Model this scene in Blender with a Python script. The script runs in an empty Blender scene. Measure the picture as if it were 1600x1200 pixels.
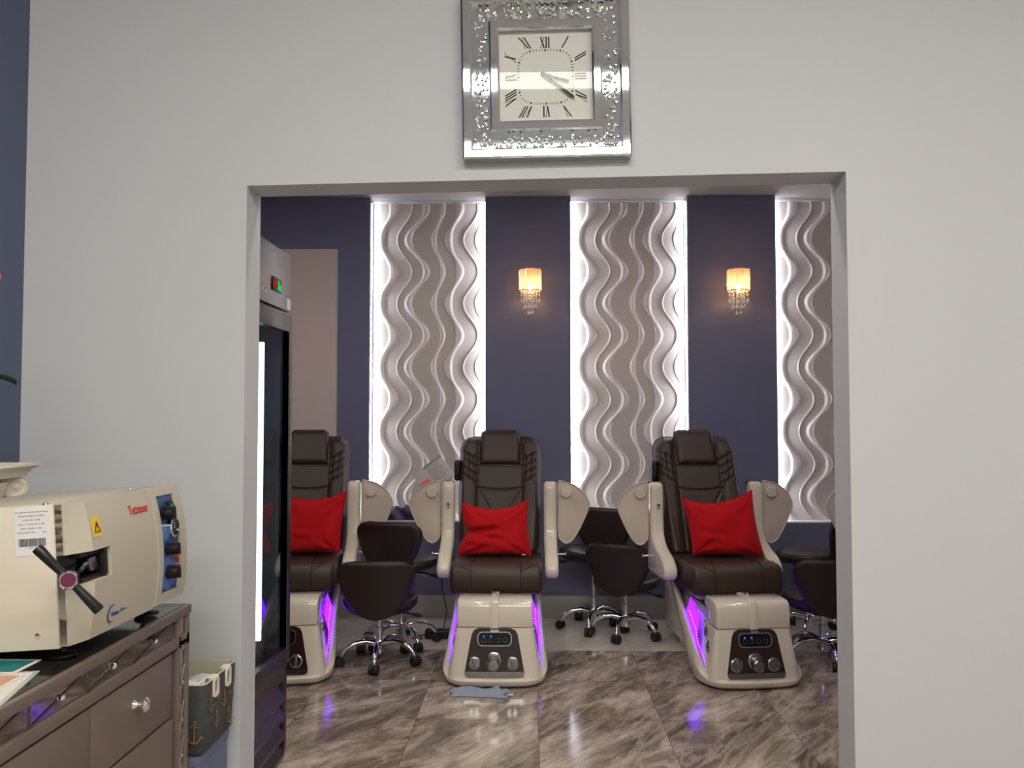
import bpy, bmesh, math, random
from mathutils import Vector, Matrix
PI = math.pi
R = math.radians
sc = bpy.context.scene
COL = sc.collection
random.seed(7)

# ------------------------------------------------------------------ camera, world, exposure
cam = bpy.data.cameras.new('camera'); cam_o = bpy.data.objects.new('camera', cam); COL.objects.link(cam_o)
cam.sensor_width = 36.0; cam.lens = 28.8; cam.clip_start = 0.02
cam_o.location = (0, 0, 1.5)
cam_o.rotation_euler = (R(90) + math.atan(50/1280), 0, math.atan(28/1280))
sc.camera = cam_o
world = bpy.data.worlds.new('world'); sc.world = world; world.use_nodes = True
world.node_tree.nodes['Background'].inputs[0].default_value = (0.6, 0.65, 0.7, 1)
world.node_tree.nodes['Background'].inputs[1].default_value = 0.02
sc.view_settings.view_transform = 'Standard'; sc.view_settings.look = 'None'
sc.view_settings.gamma = 1.0; sc.view_settings.use_curve_mapping = False
sc.view_settings.exposure = 0.0
FRONT_LAMP = 35.0       # ceiling tubes of the front room
DOWN_LAMP = 130.0        # recessed downlights of the back room
LED_WHITE = 34.0        # tape beside the wave panels
LED_PURPLE = 4.2        # tub light strips, with the basin wall's glow built in
BULB = 130.0            # sconce bulbs

# ------------------------------------------------------------------ materials
def lin(c):
    f = lambda v: v/12.92 if v <= 0.04045 else ((v+0.055)/1.055)**2.4
    return tuple(f(v/255.0) for v in c) + (1.0,)
def newmat(name):
    m = bpy.data.materials.new(name); m.use_nodes = True
    return m, m.node_tree.nodes, m.node_tree.links, m.node_tree.nodes['Principled BSDF']
def mat(name, rgb, rough=0.5, metal=0.0, coat=0.0, var=0.0, vscale=8.0, bump=0.0, bscale=60.0, spec=0.5, sheen=0.0, emit=None, estr=0.0):
    m, N, L, b = newmat(name)
    b.inputs['Base Color'].default_value = lin(rgb)
    b.inputs['Roughness'].default_value = rough
    b.inputs['Metallic'].default_value = metal
    b.inputs['Coat Weight'].default_value = coat
    b.inputs['Coat Roughness'].default_value = 0.04
    b.inputs['Specular IOR Level'].default_value = spec
    b.inputs['Sheen Weight'].default_value = sheen
    if emit:
        b.inputs['Emission Color'].default_value = lin(emit); b.inputs['Emission Strength'].default_value = estr
    tc = N.new('ShaderNodeTexCoord')
    if var:
        n = N.new('ShaderNodeTexNoise'); n.inputs['Scale'].default_value = vscale; n.inputs['Detail'].default_value = 4
        L.new(tc.outputs['Object'], n.inputs['Vector'])
        mx = N.new('ShaderNodeMix'); mx.data_type = 'RGBA'
        c = lin(rgb)
        mx.inputs[6].default_value = tuple(max(0, v*(1-var)) for v in c[:3]) + (1,)
        mx.inputs[7].default_value = tuple(min(1, v*(1+var)) for v in c[:3]) + (1,)
        L.new(n.outputs['Fac'], mx.inputs[0]); L.new(mx.outputs[2], b.inputs['Base Color'])
    if bump:
        n = N.new('ShaderNodeTexNoise'); n.inputs['Scale'].default_value = bscale; n.inputs['Detail'].default_value = 3
        L.new(tc.outputs['Object'], n.inputs['Vector'])
        bp = N.new('ShaderNodeBump'); bp.inputs['Strength'].default_value = bump; bp.inputs['Distance'].default_value = 0.002
        L.new(n.outputs['Fac'], bp.inputs['Height']); L.new(bp.outputs['Normal'], b.inputs['Normal'])
    return m
def emis(name, rgb, s):
    m, N, L, b = newmat(name)
    N.remove(b); e = N.new('ShaderNodeEmission')
    e.inputs[0].default_value = lin(rgb); e.inputs[1].default_value = s
    L.new(e.outputs[0], N['Material Output'].inputs[0]); return m
def pane(name, tint=(235, 240, 240), base=0.05, ior=1.5):
    m, N, L, b = newmat(name); N.remove(b)
    t = N.new('ShaderNodeBsdfTransparent'); t.inputs[0].default_value = lin(tint)
    g = N.new('ShaderNodeBsdfGlossy'); g.inputs['Roughness'].default_value = 0.01
    f = N.new('ShaderNodeFresnel'); f.inputs[0].default_value = ior
    a = N.new('ShaderNodeMath'); a.operation = 'ADD'; a.inputs[1].default_value = base; L.new(f.outputs[0], a.inputs[0])
    ge = N.new('ShaderNodeNewGeometry'); iv = N.new('ShaderNodeMath'); iv.operation = 'SUBTRACT'; iv.inputs[0].default_value = 1.0; L.new(ge.outputs['Backfacing'], iv.inputs[1])
    mu = N.new('ShaderNodeMath'); mu.operation = 'MULTIPLY'; L.new(a.outputs[0], mu.inputs[0]); L.new(iv.outputs[0], mu.inputs[1])   # one reflection per sheet of glass
    x = N.new('ShaderNodeMixShader'); L.new(mu.outputs[0], x.inputs[0]); L.new(t.outputs[0], x.inputs[1]); L.new(g.outputs[0], x.inputs[2])
    L.new(x.outputs[0], N['Material Output'].inputs[0]); return m

def marble(name, dark, mid, light, amount):
    """polished stone tiles, 0.605 x 0.6 m, each cut from another piece of the slab"""
    m, N, L, b = newmat(name)
    tc = N.new('ShaderNodeTexCoord')
    sep = N.new('ShaderNodeSeparateXYZ'); L.new(tc.outputs['Object'], sep.inputs[0])
    def mth(op, a, v=None, c=None):
        n = N.new('ShaderNodeMath'); n.operation = op
        if hasattr(a, 'links'): L.new(a, n.inputs[0])
        else: n.inputs[0].default_value = a
        if v is not None:
            if hasattr(v, 'links'): L.new(v, n.inputs[1])
            else: n.inputs[1].default_value = v
        return n.outputs[0]
    ux = mth('DIVIDE', mth('SUBTRACT', sep.outputs[0], 0.04), 0.605)
    uy = mth('DIVIDE', mth('SUBTRACT', sep.outputs[1], 5.31), 0.6)
    fx = mth('FRACT', ux); fy = mth('FRACT', uy)
    def edge(f, w):
        return mth('LESS_THAN', mth('MINIMUM', f, mth('SUBTRACT', 1.0, f)), w)
    gro = mth('MAXIMUM', edge(fx, 0.0026), edge(fy, 0.0026))
    cmb = N.new('ShaderNodeCombineXYZ'); L.new(mth('FLOOR', ux), cmb.inputs[0]); L.new(mth('FLOOR', uy), cmb.inputs[1])
    wn = N.new('ShaderNodeTexWhiteNoise'); wn.noise_dimensions = '3D'; L.new(cmb.outputs[0], wn.inputs['Vector'])
    sc_ = N.new('ShaderNodeVectorMath'); sc_.operation = 'SCALE'; sc_.inputs['Scale'].default_value = 9.0; L.new(wn.outputs['Color'], sc_.inputs[0])
    add = N.new('ShaderNodeVectorMath'); add.operation = 'ADD'; L.new(tc.outputs['Object'], add.inputs[0]); L.new(sc_.outputs[0], add.inputs[1])
    mp = N.new('ShaderNodeMapping'); mp.inputs['Rotation'].default_value = (0, 0, R(-48)); mp.inputs['Scale'].default_value = (1.0, 3.4, 1.0)
    L.new(add.outputs[0], mp.inputs[0])
    mp.vector_type = 'TEXTURE'; mp.inputs['Rotation'].default_value = (0, 0, R(52)); mp.inputs['Scale'].default_value = (1.0, 0.36, 1.0)
    n1 = N.new('ShaderNodeTexNoise'); n1.inputs['Scale'].default_value = 1.7; n1.inputs['Detail'].default_value = 12; n1.inputs['Roughness'].default_value = 0.74; n1.inputs['Distortion'].default_value = 0.55
    L.new(mp.outputs[0], n1.inputs['Vector'])
    cr = N.new('ShaderNodeValToRGB'); e = cr.color_ramp.elements
    e[0].position = 0.385; e[0].color = lin(dark); e[1].position = 0.50; e[1].color = lin(mid)
    q = e.new(0.57); q.color = lin(tuple((a+c)/2 for a, c in zip(mid, light))); q2 = e.new(0.665); q2.color = lin(light)
    L.new(n1.outputs['Fac'], cr.inputs[0])
    n2 = N.new('ShaderNodeTexNoise'); n2.inputs['Scale'].default_value = 1.5; n2.inputs['Detail'].default_value = 9; n2.inputs['Roughness'].default_value = 0.65; n2.inputs['Distortion'].default_value = 0.8
    mp2 = N.new('ShaderNodeMapping'); mp2.inputs['Rotation'].default_value = (0, 0, R(-52)); mp2.inputs['Scale'].default_value = (0.7, 3.2, 1); mp2.inputs['Location'].default_value = (3, 8, 1); mp2.vector_type = 'TEXTURE'; mp2.inputs['Rotation'].default_value = (0, 0, R(56)); mp2.inputs['Scale'].default_value = (1.4, 0.3, 1)
    L.new(add.outputs[0], mp2.inputs[0]); L.new(mp2.outputs[0], n2.inputs['Vector'])
    v = mth('SUBTRACT', 1.0, mth('MULTIPLY', mth('ABSOLUTE', mth('SUBTRACT', n2.outputs['Fac'], 0.5)), 22.0))
    v = mth('MULTIPLY', mth('MAXIMUM', v, 0.0), amount)
    mx = N.new('ShaderNodeMix'); mx.data_type = 'RGBA'; mx.inputs[7].default_value = lin(light)
    L.new(v, mx.inputs[0]); L.new(cr.outputs[0], mx.inputs[6])
    mg = N.new('ShaderNodeMix'); mg.data_type = 'RGBA'; mg.inputs[7].default_value = lin(tuple(c*0.74 for c in mid))
    L.new(gro, mg.inputs[0]); L.new(mx.outputs[2], mg.inputs[6]); L.new(mg.outputs[2], b.inputs['Base Color'])
    b.inputs['Roughness'].default_value = 0.12; b.inputs['Specular IOR Level'].default_value = 0.5
    return m

def wood(name, a, c):
    m, N, L, b = newmat(name)
    tc = N.new('ShaderNodeTexCoord'); mp = N.new('ShaderNodeMapping'); mp.inputs['Scale'].default_value = (2, 2, 22)
    n = N.new('ShaderNodeTexNoise'); n.inputs['Scale'].default_value = 6; n.inputs['Detail'].default_value = 6
    L.new(tc.outputs['Object'], mp.inputs[0]); L.new(mp.outputs[0], n.inputs['Vector'])
    cr = N.new('ShaderNodeValToRGB'); cr.color_ramp.elements[0].position = 0.35; cr.color_ramp.elements[0].color = lin(a)
    cr.color_ramp.elements[1].position = 0.65; cr.color_ramp.elements[1].color = lin(c)
    L.new(n.outputs['Fac'], cr.inputs[0]); L.new(cr.outputs[0], b.inputs['Base Color'])
    b.inputs['Roughness'].default_value = 0.25; b.inputs['Coat Weight'].default_value = 0.6; return m

def weave(name, a, c, scale=260.0):
    m, N, L, b = newmat(name)
    tc = N.new('ShaderNodeTexCoord'); ck = N.new('ShaderNodeTexChecker'); ck.inputs['Scale'].default_value = scale
    ck.inputs[1].default_value = lin(a); ck.inputs[2].default_value = lin(c)
    mp = N.new('ShaderNodeMapping'); mp.inputs['Rotation'].default_value = (R(45), R(45), R(20))
    L.new(tc.outputs['Object'], mp.inputs[0]); L.new(mp.outputs[0], ck.inputs['Vector']); L.new(ck.outputs['Color'], b.inputs['Base Color'])
    b.inputs['Roughness'].default_value = 0.85; return m

def fabric_shade(name):
    m, N, L, b = newmat(name); N.remove(b)
    tc = N.new('ShaderNodeTexCoord'); w = N.new('ShaderNodeTexNoise'); w.inputs['Scale'].default_value = 30
    mp = N.new('ShaderNodeMapping'); mp.inputs['Scale'].default_value = (6, 6, 0.2); L.new(tc.outputs['Object'], mp.inputs[0]); L.new(mp.outputs[0], w.inputs['Vector'])
    cr = N.new('ShaderNodeValToRGB'); cr.color_ramp.elements[0].position = 0.35; cr.color_ramp.elements[0].color = lin((204, 166, 138))
    cr.color_ramp.elements[1].position = 0.65; cr.color_ramp.elements[1].color = lin((240, 214, 188)); L.new(w.outputs['Fac'], cr.inputs[0])
    t = N.new('ShaderNodeBsdfTranslucent'); d = N.new('ShaderNodeBsdfDiffuse')
    L.new(cr.outputs[0], t.inputs[0]); L.new(cr.outputs[0], d.inputs[0])
    x = N.new('ShaderNodeMixShader'); x.inputs[0].default_value = 0.7; L.new(d.outputs[0], x.inputs[1]); L.new(t.outputs[0], x.inputs[2])
    p = N.new('ShaderNodeBsdfTransparent'); y = N.new('ShaderNodeMixShader'); y.inputs[0].default_value = 0.12
    L.new(x.outputs[0], y.inputs[1]); L.new(p.outputs[0], y.inputs[2])
    L.new(y.outputs[0], N['Material Output'].inputs[0]); return m

M = dict(
    paint=mat('grey_paint', (195, 197, 198), 0.62, bump=0.12, bscale=240, var=0.02, vscale=2),
    blue=mat('navy_paint', (112, 114, 144), 0.55, bump=0.1, bscale=220, var=0.03, vscale=3),
    blue_side=mat('blue_side_paint', (84, 92, 118), 0.55, bump=0.1, bscale=220),
    beige_wall=mat('beige_paint', (222, 203, 196), 0.6, bump=0.1, bscale=200),
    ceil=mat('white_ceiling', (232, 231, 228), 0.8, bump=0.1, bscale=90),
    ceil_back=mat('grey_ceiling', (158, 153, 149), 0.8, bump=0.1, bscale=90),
    satin=mat('bright_satin_chrome', (215, 214, 212), 0.25, metal=1.0),
    knobm=mat('satin_chrome', (160, 158, 156), 0.2, metal=1.0),
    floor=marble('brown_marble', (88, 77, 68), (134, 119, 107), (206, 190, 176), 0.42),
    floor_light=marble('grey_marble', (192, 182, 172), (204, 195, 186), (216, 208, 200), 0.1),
    skirting=mat('grey_stone', (170, 164, 158), 0.25, var=0.06, vscale=4),
    wave=mat('wave_white', (214, 204, 198), 0.28, var=0.01, vscale=3),
    trimwhite=mat('trim_white', (225, 224, 222), 0.4),
    tub=mat('pearl_plastic', (214, 203, 186), 0.15, coat=0.5, var=0.015, vscale=3),
    traym=mat('tray_plastic', (196, 182, 166), 0.42),
    leather=mat('brown_leather', (54, 37, 28), 0.42, bump=0.25, bscale=420, var=0.06, vscale=14, spec=0.45),
    leather2=mat('dark_brown_leather', (40, 27, 22), 0.45, bump=0.25, bscale=420, var=0.06, vscale=14, spec=0.4),
    stitch=mat('dark_stitch', (24, 18, 16), 0.7),
    chrome=mat('chrome', (225, 225, 228), 0.1, metal=1.0),
    steel=mat('brushed_steel', (150, 146, 142), 0.3, metal=1.0, bump=0.08, bscale=300),
    steel_dark=mat('dark_steel', (92, 86, 82), 0.32, metal=1.0),
    black=mat('black_plastic', (18, 18, 19), 0.38),
    rubber=mat('black_rubber', (22, 22, 23), 0.6),
    screen=mat('black_screen', (8, 9, 12), 0.08),
    wood=wood('dark_wood', (38, 20, 15), (50, 27, 20)),
    red=mat('red_velvet', (172, 9, 17), 0.8, sheen=0.06, bump=0.3, bscale=500, var=0.08, vscale=10),
    white=mat('white_label', (226, 222, 222), 0.5),
    mirror=mat('mirror', (224, 229, 234), 0.03, metal=1.0),
    mirror_old=mat('dresser_mirror', (165, 162, 158), 0.04, metal=1.0),
    mirror_bar=mat('bevelled_mirror', (150, 142, 136), 0.12, metal=1.0),
    taupe=mat('taupe_lacquer', (116, 102, 92), 0.36, metal=0.1, var=0.03, vscale=5),
    taupe_top=mat('dark_mirror_top', (36, 32, 30), 0.1, metal=0.2),
    crystal=mat('cut_crystal', (245, 245, 245), 0.02, metal=0.9),
    drop=mat('glass_drop', (255, 250, 244), 0.02),
    gem=mat('clear_gem', (250, 250, 245), 0.05, metal=0.75),
    dial=mat('clock_dial', (228, 226, 216), 0.5),
    ink=mat('black_ink', (26, 26, 26), 0.5),
    cream=mat('cream_metal', (212, 204, 184), 0.42),
    cream2=mat('taupe_cover', (186, 178, 160), 0.42),
    red_ink=mat('red_ink', (190, 34, 40), 0.5),
    blue_ink=mat('blue_ink', (40, 70, 140), 0.5),
    yellow=mat('yellow_label', (238, 190, 40), 0.5),
    panel_blue=mat('panel_blue', (36, 74, 126), 0.4),
    panel_blue2=mat('panel_light_blue', (78, 112, 176), 0.4),
    green=mat('green_switch', (20, 110, 80), 0.4),
    orange=mat('orange_lamp', (230, 110, 40), 0.4),
    purple_cap=mat('plum_cap', (96, 28, 62), 0.35),
    weave=weave('blue_grey_weave', (52, 55, 58), (82, 83, 84), 420.0),
    lining=mat('cream_lining', (190, 186, 160), 0.8, var=0.05, vscale=12),
    gold=mat('gold_print', (138, 108, 52), 0.5),
    strap=mat('cream_strap', (222, 214, 196), 0.6),
    bin=mat('blue_box', (100, 108, 136), 0.6),
    plaster=mat('white_plaster', (228, 218, 204), 0.6, bump=0.2, bscale=60),
    leaf=mat('dark_leaf', (30, 52, 24), 0.4),
    petal=mat('pink_petal', (212, 104, 92), 0.6),
    towel=mat('blue_towel', (138, 146, 164), 0.95, bump=1.0, bscale=220, sheen=0.3, var=0.08, vscale=30),
    violet=mat('dark_violet_satin', (50, 30, 72), 0.4, sheen=0.3),
    paper=mat('paper', (214, 206, 198), 0.55),
    paper_art=mat('paper_art', (206, 150, 122), 0.5, var=0.25, vscale=14),
    newsprint=mat('newsprint', (186, 178, 174), 0.6, var=.06, vscale=30), grey_print=mat('grey_print', (140, 134, 132), 0.6, var=.2, vscale=40),
    teal=mat('teal_print', (40, 120, 116), 0.3, var=0.4, vscale=40),
    sleeve=mat('plastic_sleeve', (176, 182, 178), 0.12, var=0.1, vscale=10),
    glass=pane('fridge_glass', (205, 214, 216), 0.05),
    dial_glass=pane('dial_glass', (250, 250, 250), 0.0, 1.3),
    film=pane('clear_film', (228, 232, 228), 0.06),
    bag=mat('clear_bag', (225, 228, 222), 0.15),
    inner=mat('fridge_liner', (46, 50, 54), 0.5),
    tube=emis('front_tubes', (255, 251, 241), FRONT_LAMP),
    down=emis('down_lamp', (255, 247, 238), DOWN_LAMP),
    led=emis('white_led', (244, 246, 255), LED_WHITE),
    led_fridge=emis('fridge_led', (240, 248, 255), 7.0),
    led_purple_glow=emis('purple_led_glow', (116, 26, 255), LED_PURPLE),
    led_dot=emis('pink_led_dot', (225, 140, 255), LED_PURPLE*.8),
    bulb=emis('sconce_bulb', (255, 204, 140), BULB),
    green_led=emis('green_led', (30, 200, 80), 1.2),
    red_led=emis('red_led', (210, 40, 40), 0.6),
    blue_led=emis('blue_led', (60, 90, 255), 2.5),
    icon=mat('grey_icon', (70, 76, 86), 0.4),
    shade=fabric_shade('string_shade'),
)

M['red'].node_tree.nodes['Principled BSDF'].inputs['Specular IOR Level'].default_value = 0.15
M['drop'].node_tree.nodes['Principled BSDF'].inputs['Transmission Weight'].default_value = 0.45

# ------------------------------------------------------------------ mesh builder
def rot(axis, deg): return Matrix.Rotation(R(deg), 4, axis)
class MB:
    def __init__(s): s.bm = bmesh.new(); s.T = Matrix.Identity(4); s.mi = 0
    def at(s, T=None, mi=None):
        s.T = T if T is not None else Matrix.Identity(4)
        if mi is not None: s.mi = mi
        return s
    def _put(s, tmp, smooth):
        for f in tmp.faces: f.material_index = s.mi; f.smooth = smooth
        bmesh.ops.recalc_face_normals(tmp, faces=tmp.faces)
        bmesh.ops.transform(tmp, matrix=s.T, verts=tmp.verts)
        me = bpy.data.meshes.new('tmp'); tmp.to_mesh(me); tmp.free()
        s.bm.from_mesh(me); bpy.data.meshes.remove(me); return s
    def box(s, x0, x1, y0, y1, z0, z1, bev=0.0, seg=2, smooth=True):
        t = bmesh.new(); bmesh.ops.create_cube(t, size=1)
        bmesh.ops.transform(t, matrix=Matrix.Translation(((x0+x1)/2, (y0+y1)/2, (z0+z1)/2)) @ Matrix.Diagonal((abs(x1-x0), abs(y1-y0), abs(z1-z0), 1)), verts=t.verts)
        if bev: bmesh.ops.bevel(t, geom=t.edges[:], offset=bev, segments=seg, profile=0.5, affect='EDGES')
        return s._put(t, smooth and bev > 0)
    def loft(s, rings, cap0=True, cap1=True, closed=True, smooth=True):
        t = bmesh.new(); vs = [[t.verts.new(p) for p in r] for r in rings]; n = len(rings[0])
        for a, b in zip(vs, vs[1:]):
            for i in range(n if closed else n-1):
                j = (i+1) % n
                try: t.faces.new((a[i], a[j], b[j], b[i]))
                except ValueError: pass
        if cap0 and closed: t.faces.new(vs[0][::-1])
        if cap1 and closed: t.faces.new(vs[-1])
        return s._put(t, smooth)
    def prism(s, pts, axis, a0, a1, bev=0.0, seg=2, smooth=True):
        """polygon in the plane across `axis`, extruded from a0 to a1 (x: pts=(y,z); y: pts=(x,z); z: pts=(x,y))"""
        mk = {'x': lambda p, a: (a, p[0], p[1]), 'y': lambda p, a: (p[0], a, p[1]), 'z': lambda p, a: (p[0], p[1], a)}[axis]
        t = bmesh.new(); A = [t.verts.new(mk(p, a0)) for p in pts]; B = [t.verts.new(mk(p, a1)) for p in pts]; n = len(pts)
        c0 = t.faces.new(A); c1 = t.faces.new(B[::-1])
        for i in range(n): t.faces.new((A[i], B[i], B[(i+1) % n], A[(i+1) % n]))
        bmesh.ops.recalc_face_normals(t, faces=t.faces)
        if bev:
            ed = list({e for f in (c0, c1) for e in f.edges})
            bmesh.ops.bevel(t, geom=ed, offset=bev, segments=seg, profile=0.5, affect='EDGES')
        return s._put(t, smooth)
    def cyl(s, p0, p1, r0, r1=None, seg=20, smooth=True):
        r1 = r0 if r1 is None else r1
        p0 = Vector(p0); p1 = Vector(p1); q = (p1-p0).to_track_quat('Z', 'Y').to_matrix()
        ring = lambda p, r: [p + q @ Vector((r*math.cos(2*PI*i/seg), r*math.sin(2*PI*i/seg), 0)) for i in range(seg)]
        return s.loft([ring(p0, max(r0, 1e-5)), ring(p1, max(r1, 1e-5))], smooth=smooth)
    def lathe(s, prof, p=(0, 0, 0), axis=(0, 0, 1), seg=24, smooth=True):
        """prof = [(r, h)] turned about `axis` through p"""
        p = Vector(p); q = Vector(axis).to_track_quat('Z', 'Y').to_matrix()
        rr = [[p + q @ Vector((max(r, 1e-5)*math.cos(2*PI*i/seg), max(r, 1e-5)*math.sin(2*PI*i/seg), h)) for i in range(seg)] for r, h in prof]
        return s.loft(rr, smooth=smooth)
    def tube(s, pts, r, seg=10, smooth=True, flat=1.0):
        pts = [Vector(p) for p in pts]; rings = []; up = None
        for i, p in enumerate(pts):
            d = (pts[min(i+1, len(pts)-1)] - pts[max(i-1, 0)]).normalized()
            if up is None: up = Vector((0, 0, 1)) if abs(d.z) < 0.9 else Vector((1, 0, 0))
            u = (up - d*up.dot(d)).normalized(); v = d.cross(u); up = u
            k = r[i] if isinstance(r, (list, tuple)) else r
            rings.append([p + u*k*flat*math.cos(2*PI*j/seg) + v*k*math.sin(2*PI*j/seg) for j in range(seg)])
        return s.loft(rings, smooth=smooth)
    def ball(s, p, r, u=12, v=8, sx=1, sy=1, sz=1):
        t = bmesh.new(); bmesh.ops.create_uvsphere(t, u_segments=u, v_segments=v, radius=r)
        bmesh.ops.transform(t, matrix=Matrix.Translation(p) @ Matrix.Diagonal((sx, sy, sz, 1)), verts=t.verts)
        return s._put(t, True)
    def grid(s, rows, smooth=True): return s.loft(rows, closed=False, smooth=smooth)
    def text(s, body, size, T, depth=0.0006):
        cu = bpy.data.curves.new('t', 'FONT'); cu.body = body; cu.size = size; cu.extrude = depth; cu.align_x = 'CENTER'; cu.align_y = 'CENTER'
        o = bpy.data.objects.new('t', cu); COL.objects.link(o)
        dg = bpy.context.evaluated_depsgraph_get(); me = bpy.data.meshes.new_from_object(o.evaluated_get(dg))
        t = bmesh.new(); t.from_mesh(me)
        bpy.data.objects.remove(o); bpy.data.curves.remove(cu); bpy.data.meshes.remove(me)
        keep = s.T; s.T = T; s._put(t, False); s.T = keep; return s
    def build(s, name, mats, parent=None, loc=None, label=None, sharp=35, sub=0):
        me = bpy.data.meshes.new(name)
        bmesh.ops.remove_doubles(s.bm, verts=s.bm.verts, dist=1e-6)
        s.bm.to_mesh(me); s.bm.free()
        for m in (mats if isinstance(mats, (list, tuple)) else [mats]): me.materials.append(m)
        if sharp: me.set_sharp_from_angle(angle=R(sharp))
        o = bpy.data.objects.new(name, me); COL.objects.link(o)
        if parent is not None: o.parent = parent
        if loc is not None: o.location = loc
        if label: o['label'] = label
        if sub: k = o.modifiers.new('sub', 'SUBSURF'); k.levels = sub; k.render_levels = sub
        return o
def empty(name, loc=(0, 0, 0), rz=0.0):
    o = bpy.data.objects.new(name, None); COL.objects.link(o); o.location = loc; o.rotation_euler = (0, 0, R(rz)); o.empty_display_size = 0.1; return o
def tag(o, label, cat, group=None):
    o['label'] = label; o['category'] = cat
    if group: o['group'] = group
    return o
def struct(o): o['kind'] = 'structure'; return o
def copy_tree(o, parent=None):
    c = o.copy(); COL.objects.link(c)
    if parent is not None: c.parent = parent
    for ch in list(o.children): copy_tree(ch, c)
    return c
def smoothstep(a, b, x):
    t = max(0.0, min(1.0, (x-a)/(b-a))); return t*t*(3-2*t)
def rrect(x0, x1, y0, y1, r, n=5):
    """rounded rectangle outline, counter-clockwise"""
    out = []
    for cx, cy, a in ((x1-r, y1-r, 0), (x0+r, y1-r, 90), (x0+r, y0+r, 180), (x1-r, y0+r, 270)):
        for k in range(n+1):
            t = R(a + 90*k/n); out.append((cx+r*math.cos(t), cy+r*math.sin(t)))
    return out
def interp(tab, x):
    if x <= tab[0][0]: return tab[0][1]
    for (a, va), (b, vb) in zip(tab, tab[1:]):
        if x <= b:
            t = (x-a)/(b-a); return va + (vb-va)*t
    return tab[-1][1]
def catmull(tab, x):
    n = len(tab)
    if x <= tab[0][0]: return tab[0][1]
    if x >= tab[-1][0]: return tab[-1][1]
    for i in range(n-1):
        if x <= tab[i+1][0]:
            (x0, y0), (x1, y1) = tab[i], tab[i+1]
            m0 = (tab[i+1][1]-tab[max(i-1, 0)][1])/(tab[i+1][0]-tab[max(i-1, 0)][0])
            m1 = (tab[min(i+2, n-1)][1]-tab[i][1])/(tab[min(i+2, n-1)][0]-tab[i][0])
            h = x1-x0; t = (x-x0)/h
            return (2*t**3-3*t*t+1)*y0+(t**3-2*t*t+t)*h*m0+(-2*t**3+3*t*t)*y1+(t**3-t*t)*h*m1
def hermite_loop(pts, n=6):
    """closed smooth loop through 2-D points"""
    out = []; m = len(pts)
    for i in range(m):
        p0, p1, p2, p3 = pts[i-1], pts[i], pts[(i+1) % m], pts[(i+2) % m]
        for k in range(n):
            t = k/n
            out.append(tuple(0.5*((2*p1[a]) + (-p0[a]+p2[a])*t + (2*p0[a]-5*p1[a]+4*p2[a]-p3[a])*t*t + (-p0[a]+3*p1[a]-3*p2[a]+p3[a])*t**3) for a in (0, 1)))
    return out
def segdist(px, pz, a, b):
    ax, az = a; bx, bz = b; dx, dz = bx-ax, bz-az
    t = max(0, min(1, ((px-ax)*dx+(pz-az)*dz)/(dx*dx+dz*dz+1e-12)))
    return math.hypot(px-ax-t*dx, pz-az-t*dz)

# ------------------------------------------------------------------ the setting
FY0, FY1 = 2.70, 2.84           # the wall with the clock: front and rear face
BY, PY = 6.16, 6.285            # back room: pilaster face and panel face
CZ, CZF = 3.165, 3.8
OPEN = (-0.948, 1.044, 2.272, 2.307)     # left, right, top at left, top at right
PANELS = [(-1.215, -0.338), (0.309, 1.189), (1.849, 2.729)]
SILL = 0.705

b = MB()
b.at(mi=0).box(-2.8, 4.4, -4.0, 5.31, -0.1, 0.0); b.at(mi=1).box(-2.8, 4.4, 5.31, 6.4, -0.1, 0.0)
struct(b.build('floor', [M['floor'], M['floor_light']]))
struct(MB().box(-1.8, 3.5, -4.0, FY0, CZF, CZF+0.1).build('ceiling', M['ceil']))
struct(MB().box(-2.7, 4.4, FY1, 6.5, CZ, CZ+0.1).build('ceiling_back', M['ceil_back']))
b = MB()
l, r_, tl, tr = OPEN
b.box(-2.8, l, FY0, FY1, 0, CZF+0.1); b.box(r_, 4.4, FY0, FY1, 0, CZF+0.1)
b.prism([(l, tl), (r_, tr), (r_, CZF+0.1), (l, CZF+0.1)], 'y', FY0, FY1, smooth=False)
struct(b.build('wall_front', M['paint']))
struct(MB().box(-1.8, -1.70, -4.0, FY0, 0, CZF).build('wall_left', M['blue_side']))
struct(MB().box(3.4, 3.5, -4.0, FY0, 0, CZF).build('wall_right', M['paint']))
struct(MB().box(-1.8, 3.5, -4.1, -4.0, 0, CZF).build('wall_rear', M['paint']))
struct(MB().box(-2.8, -2.7, FY1, 6.4, 0, CZ).build('wall_back_left', M['blue']))
struct(MB().box(4.3, 4.4, FY1, 6.4, 0, CZ).build('wall_back_right', M['blue']))
b = MB()
b.box(-2.7, 4.3, PY+0.02, 6.45, 0, CZ)                                 # rear of the recesses
edges = [(-1.458, PANELS[0][0]), (PANELS[0][1], PANELS[1][0]), (PANELS[1][1], PANELS[2][0]), (PANELS[2][1], 4.3)]
for x0, x1 in edges: b.box(x0, x1, BY, PY+0.02, SILL, CZ)
b.box(-1.458, 4.3, BY, PY+0.02, 0, SILL)
b.box(-2.7, -1.458, BY, PY+0.02, 2.775, CZ)
struct(b.build('wall_back', M['blue']))
struct(MB().box(-2.7, -1.458, BY+0.012, PY+0.02, 0, 2.775).build('wall_back_panel', M['beige_wall']))
struct(MB().box(-2.7, 4.3, BY-0.012, BY, 0, 0.165, 0.002).build('baseboard_back', M['skirting']))
for i, (x0, x1) in enumerate(PANELS):
    struct(MB().box(x0, x1, BY+0.001, PY+0.02, SILL, SILL+0.012, 0.002).box(x0, x1, PY-0.02, PY+0.02, CZ-0.022, CZ, 0.002).build('trim_%d' % (i+1), M['trimwhite']))

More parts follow.
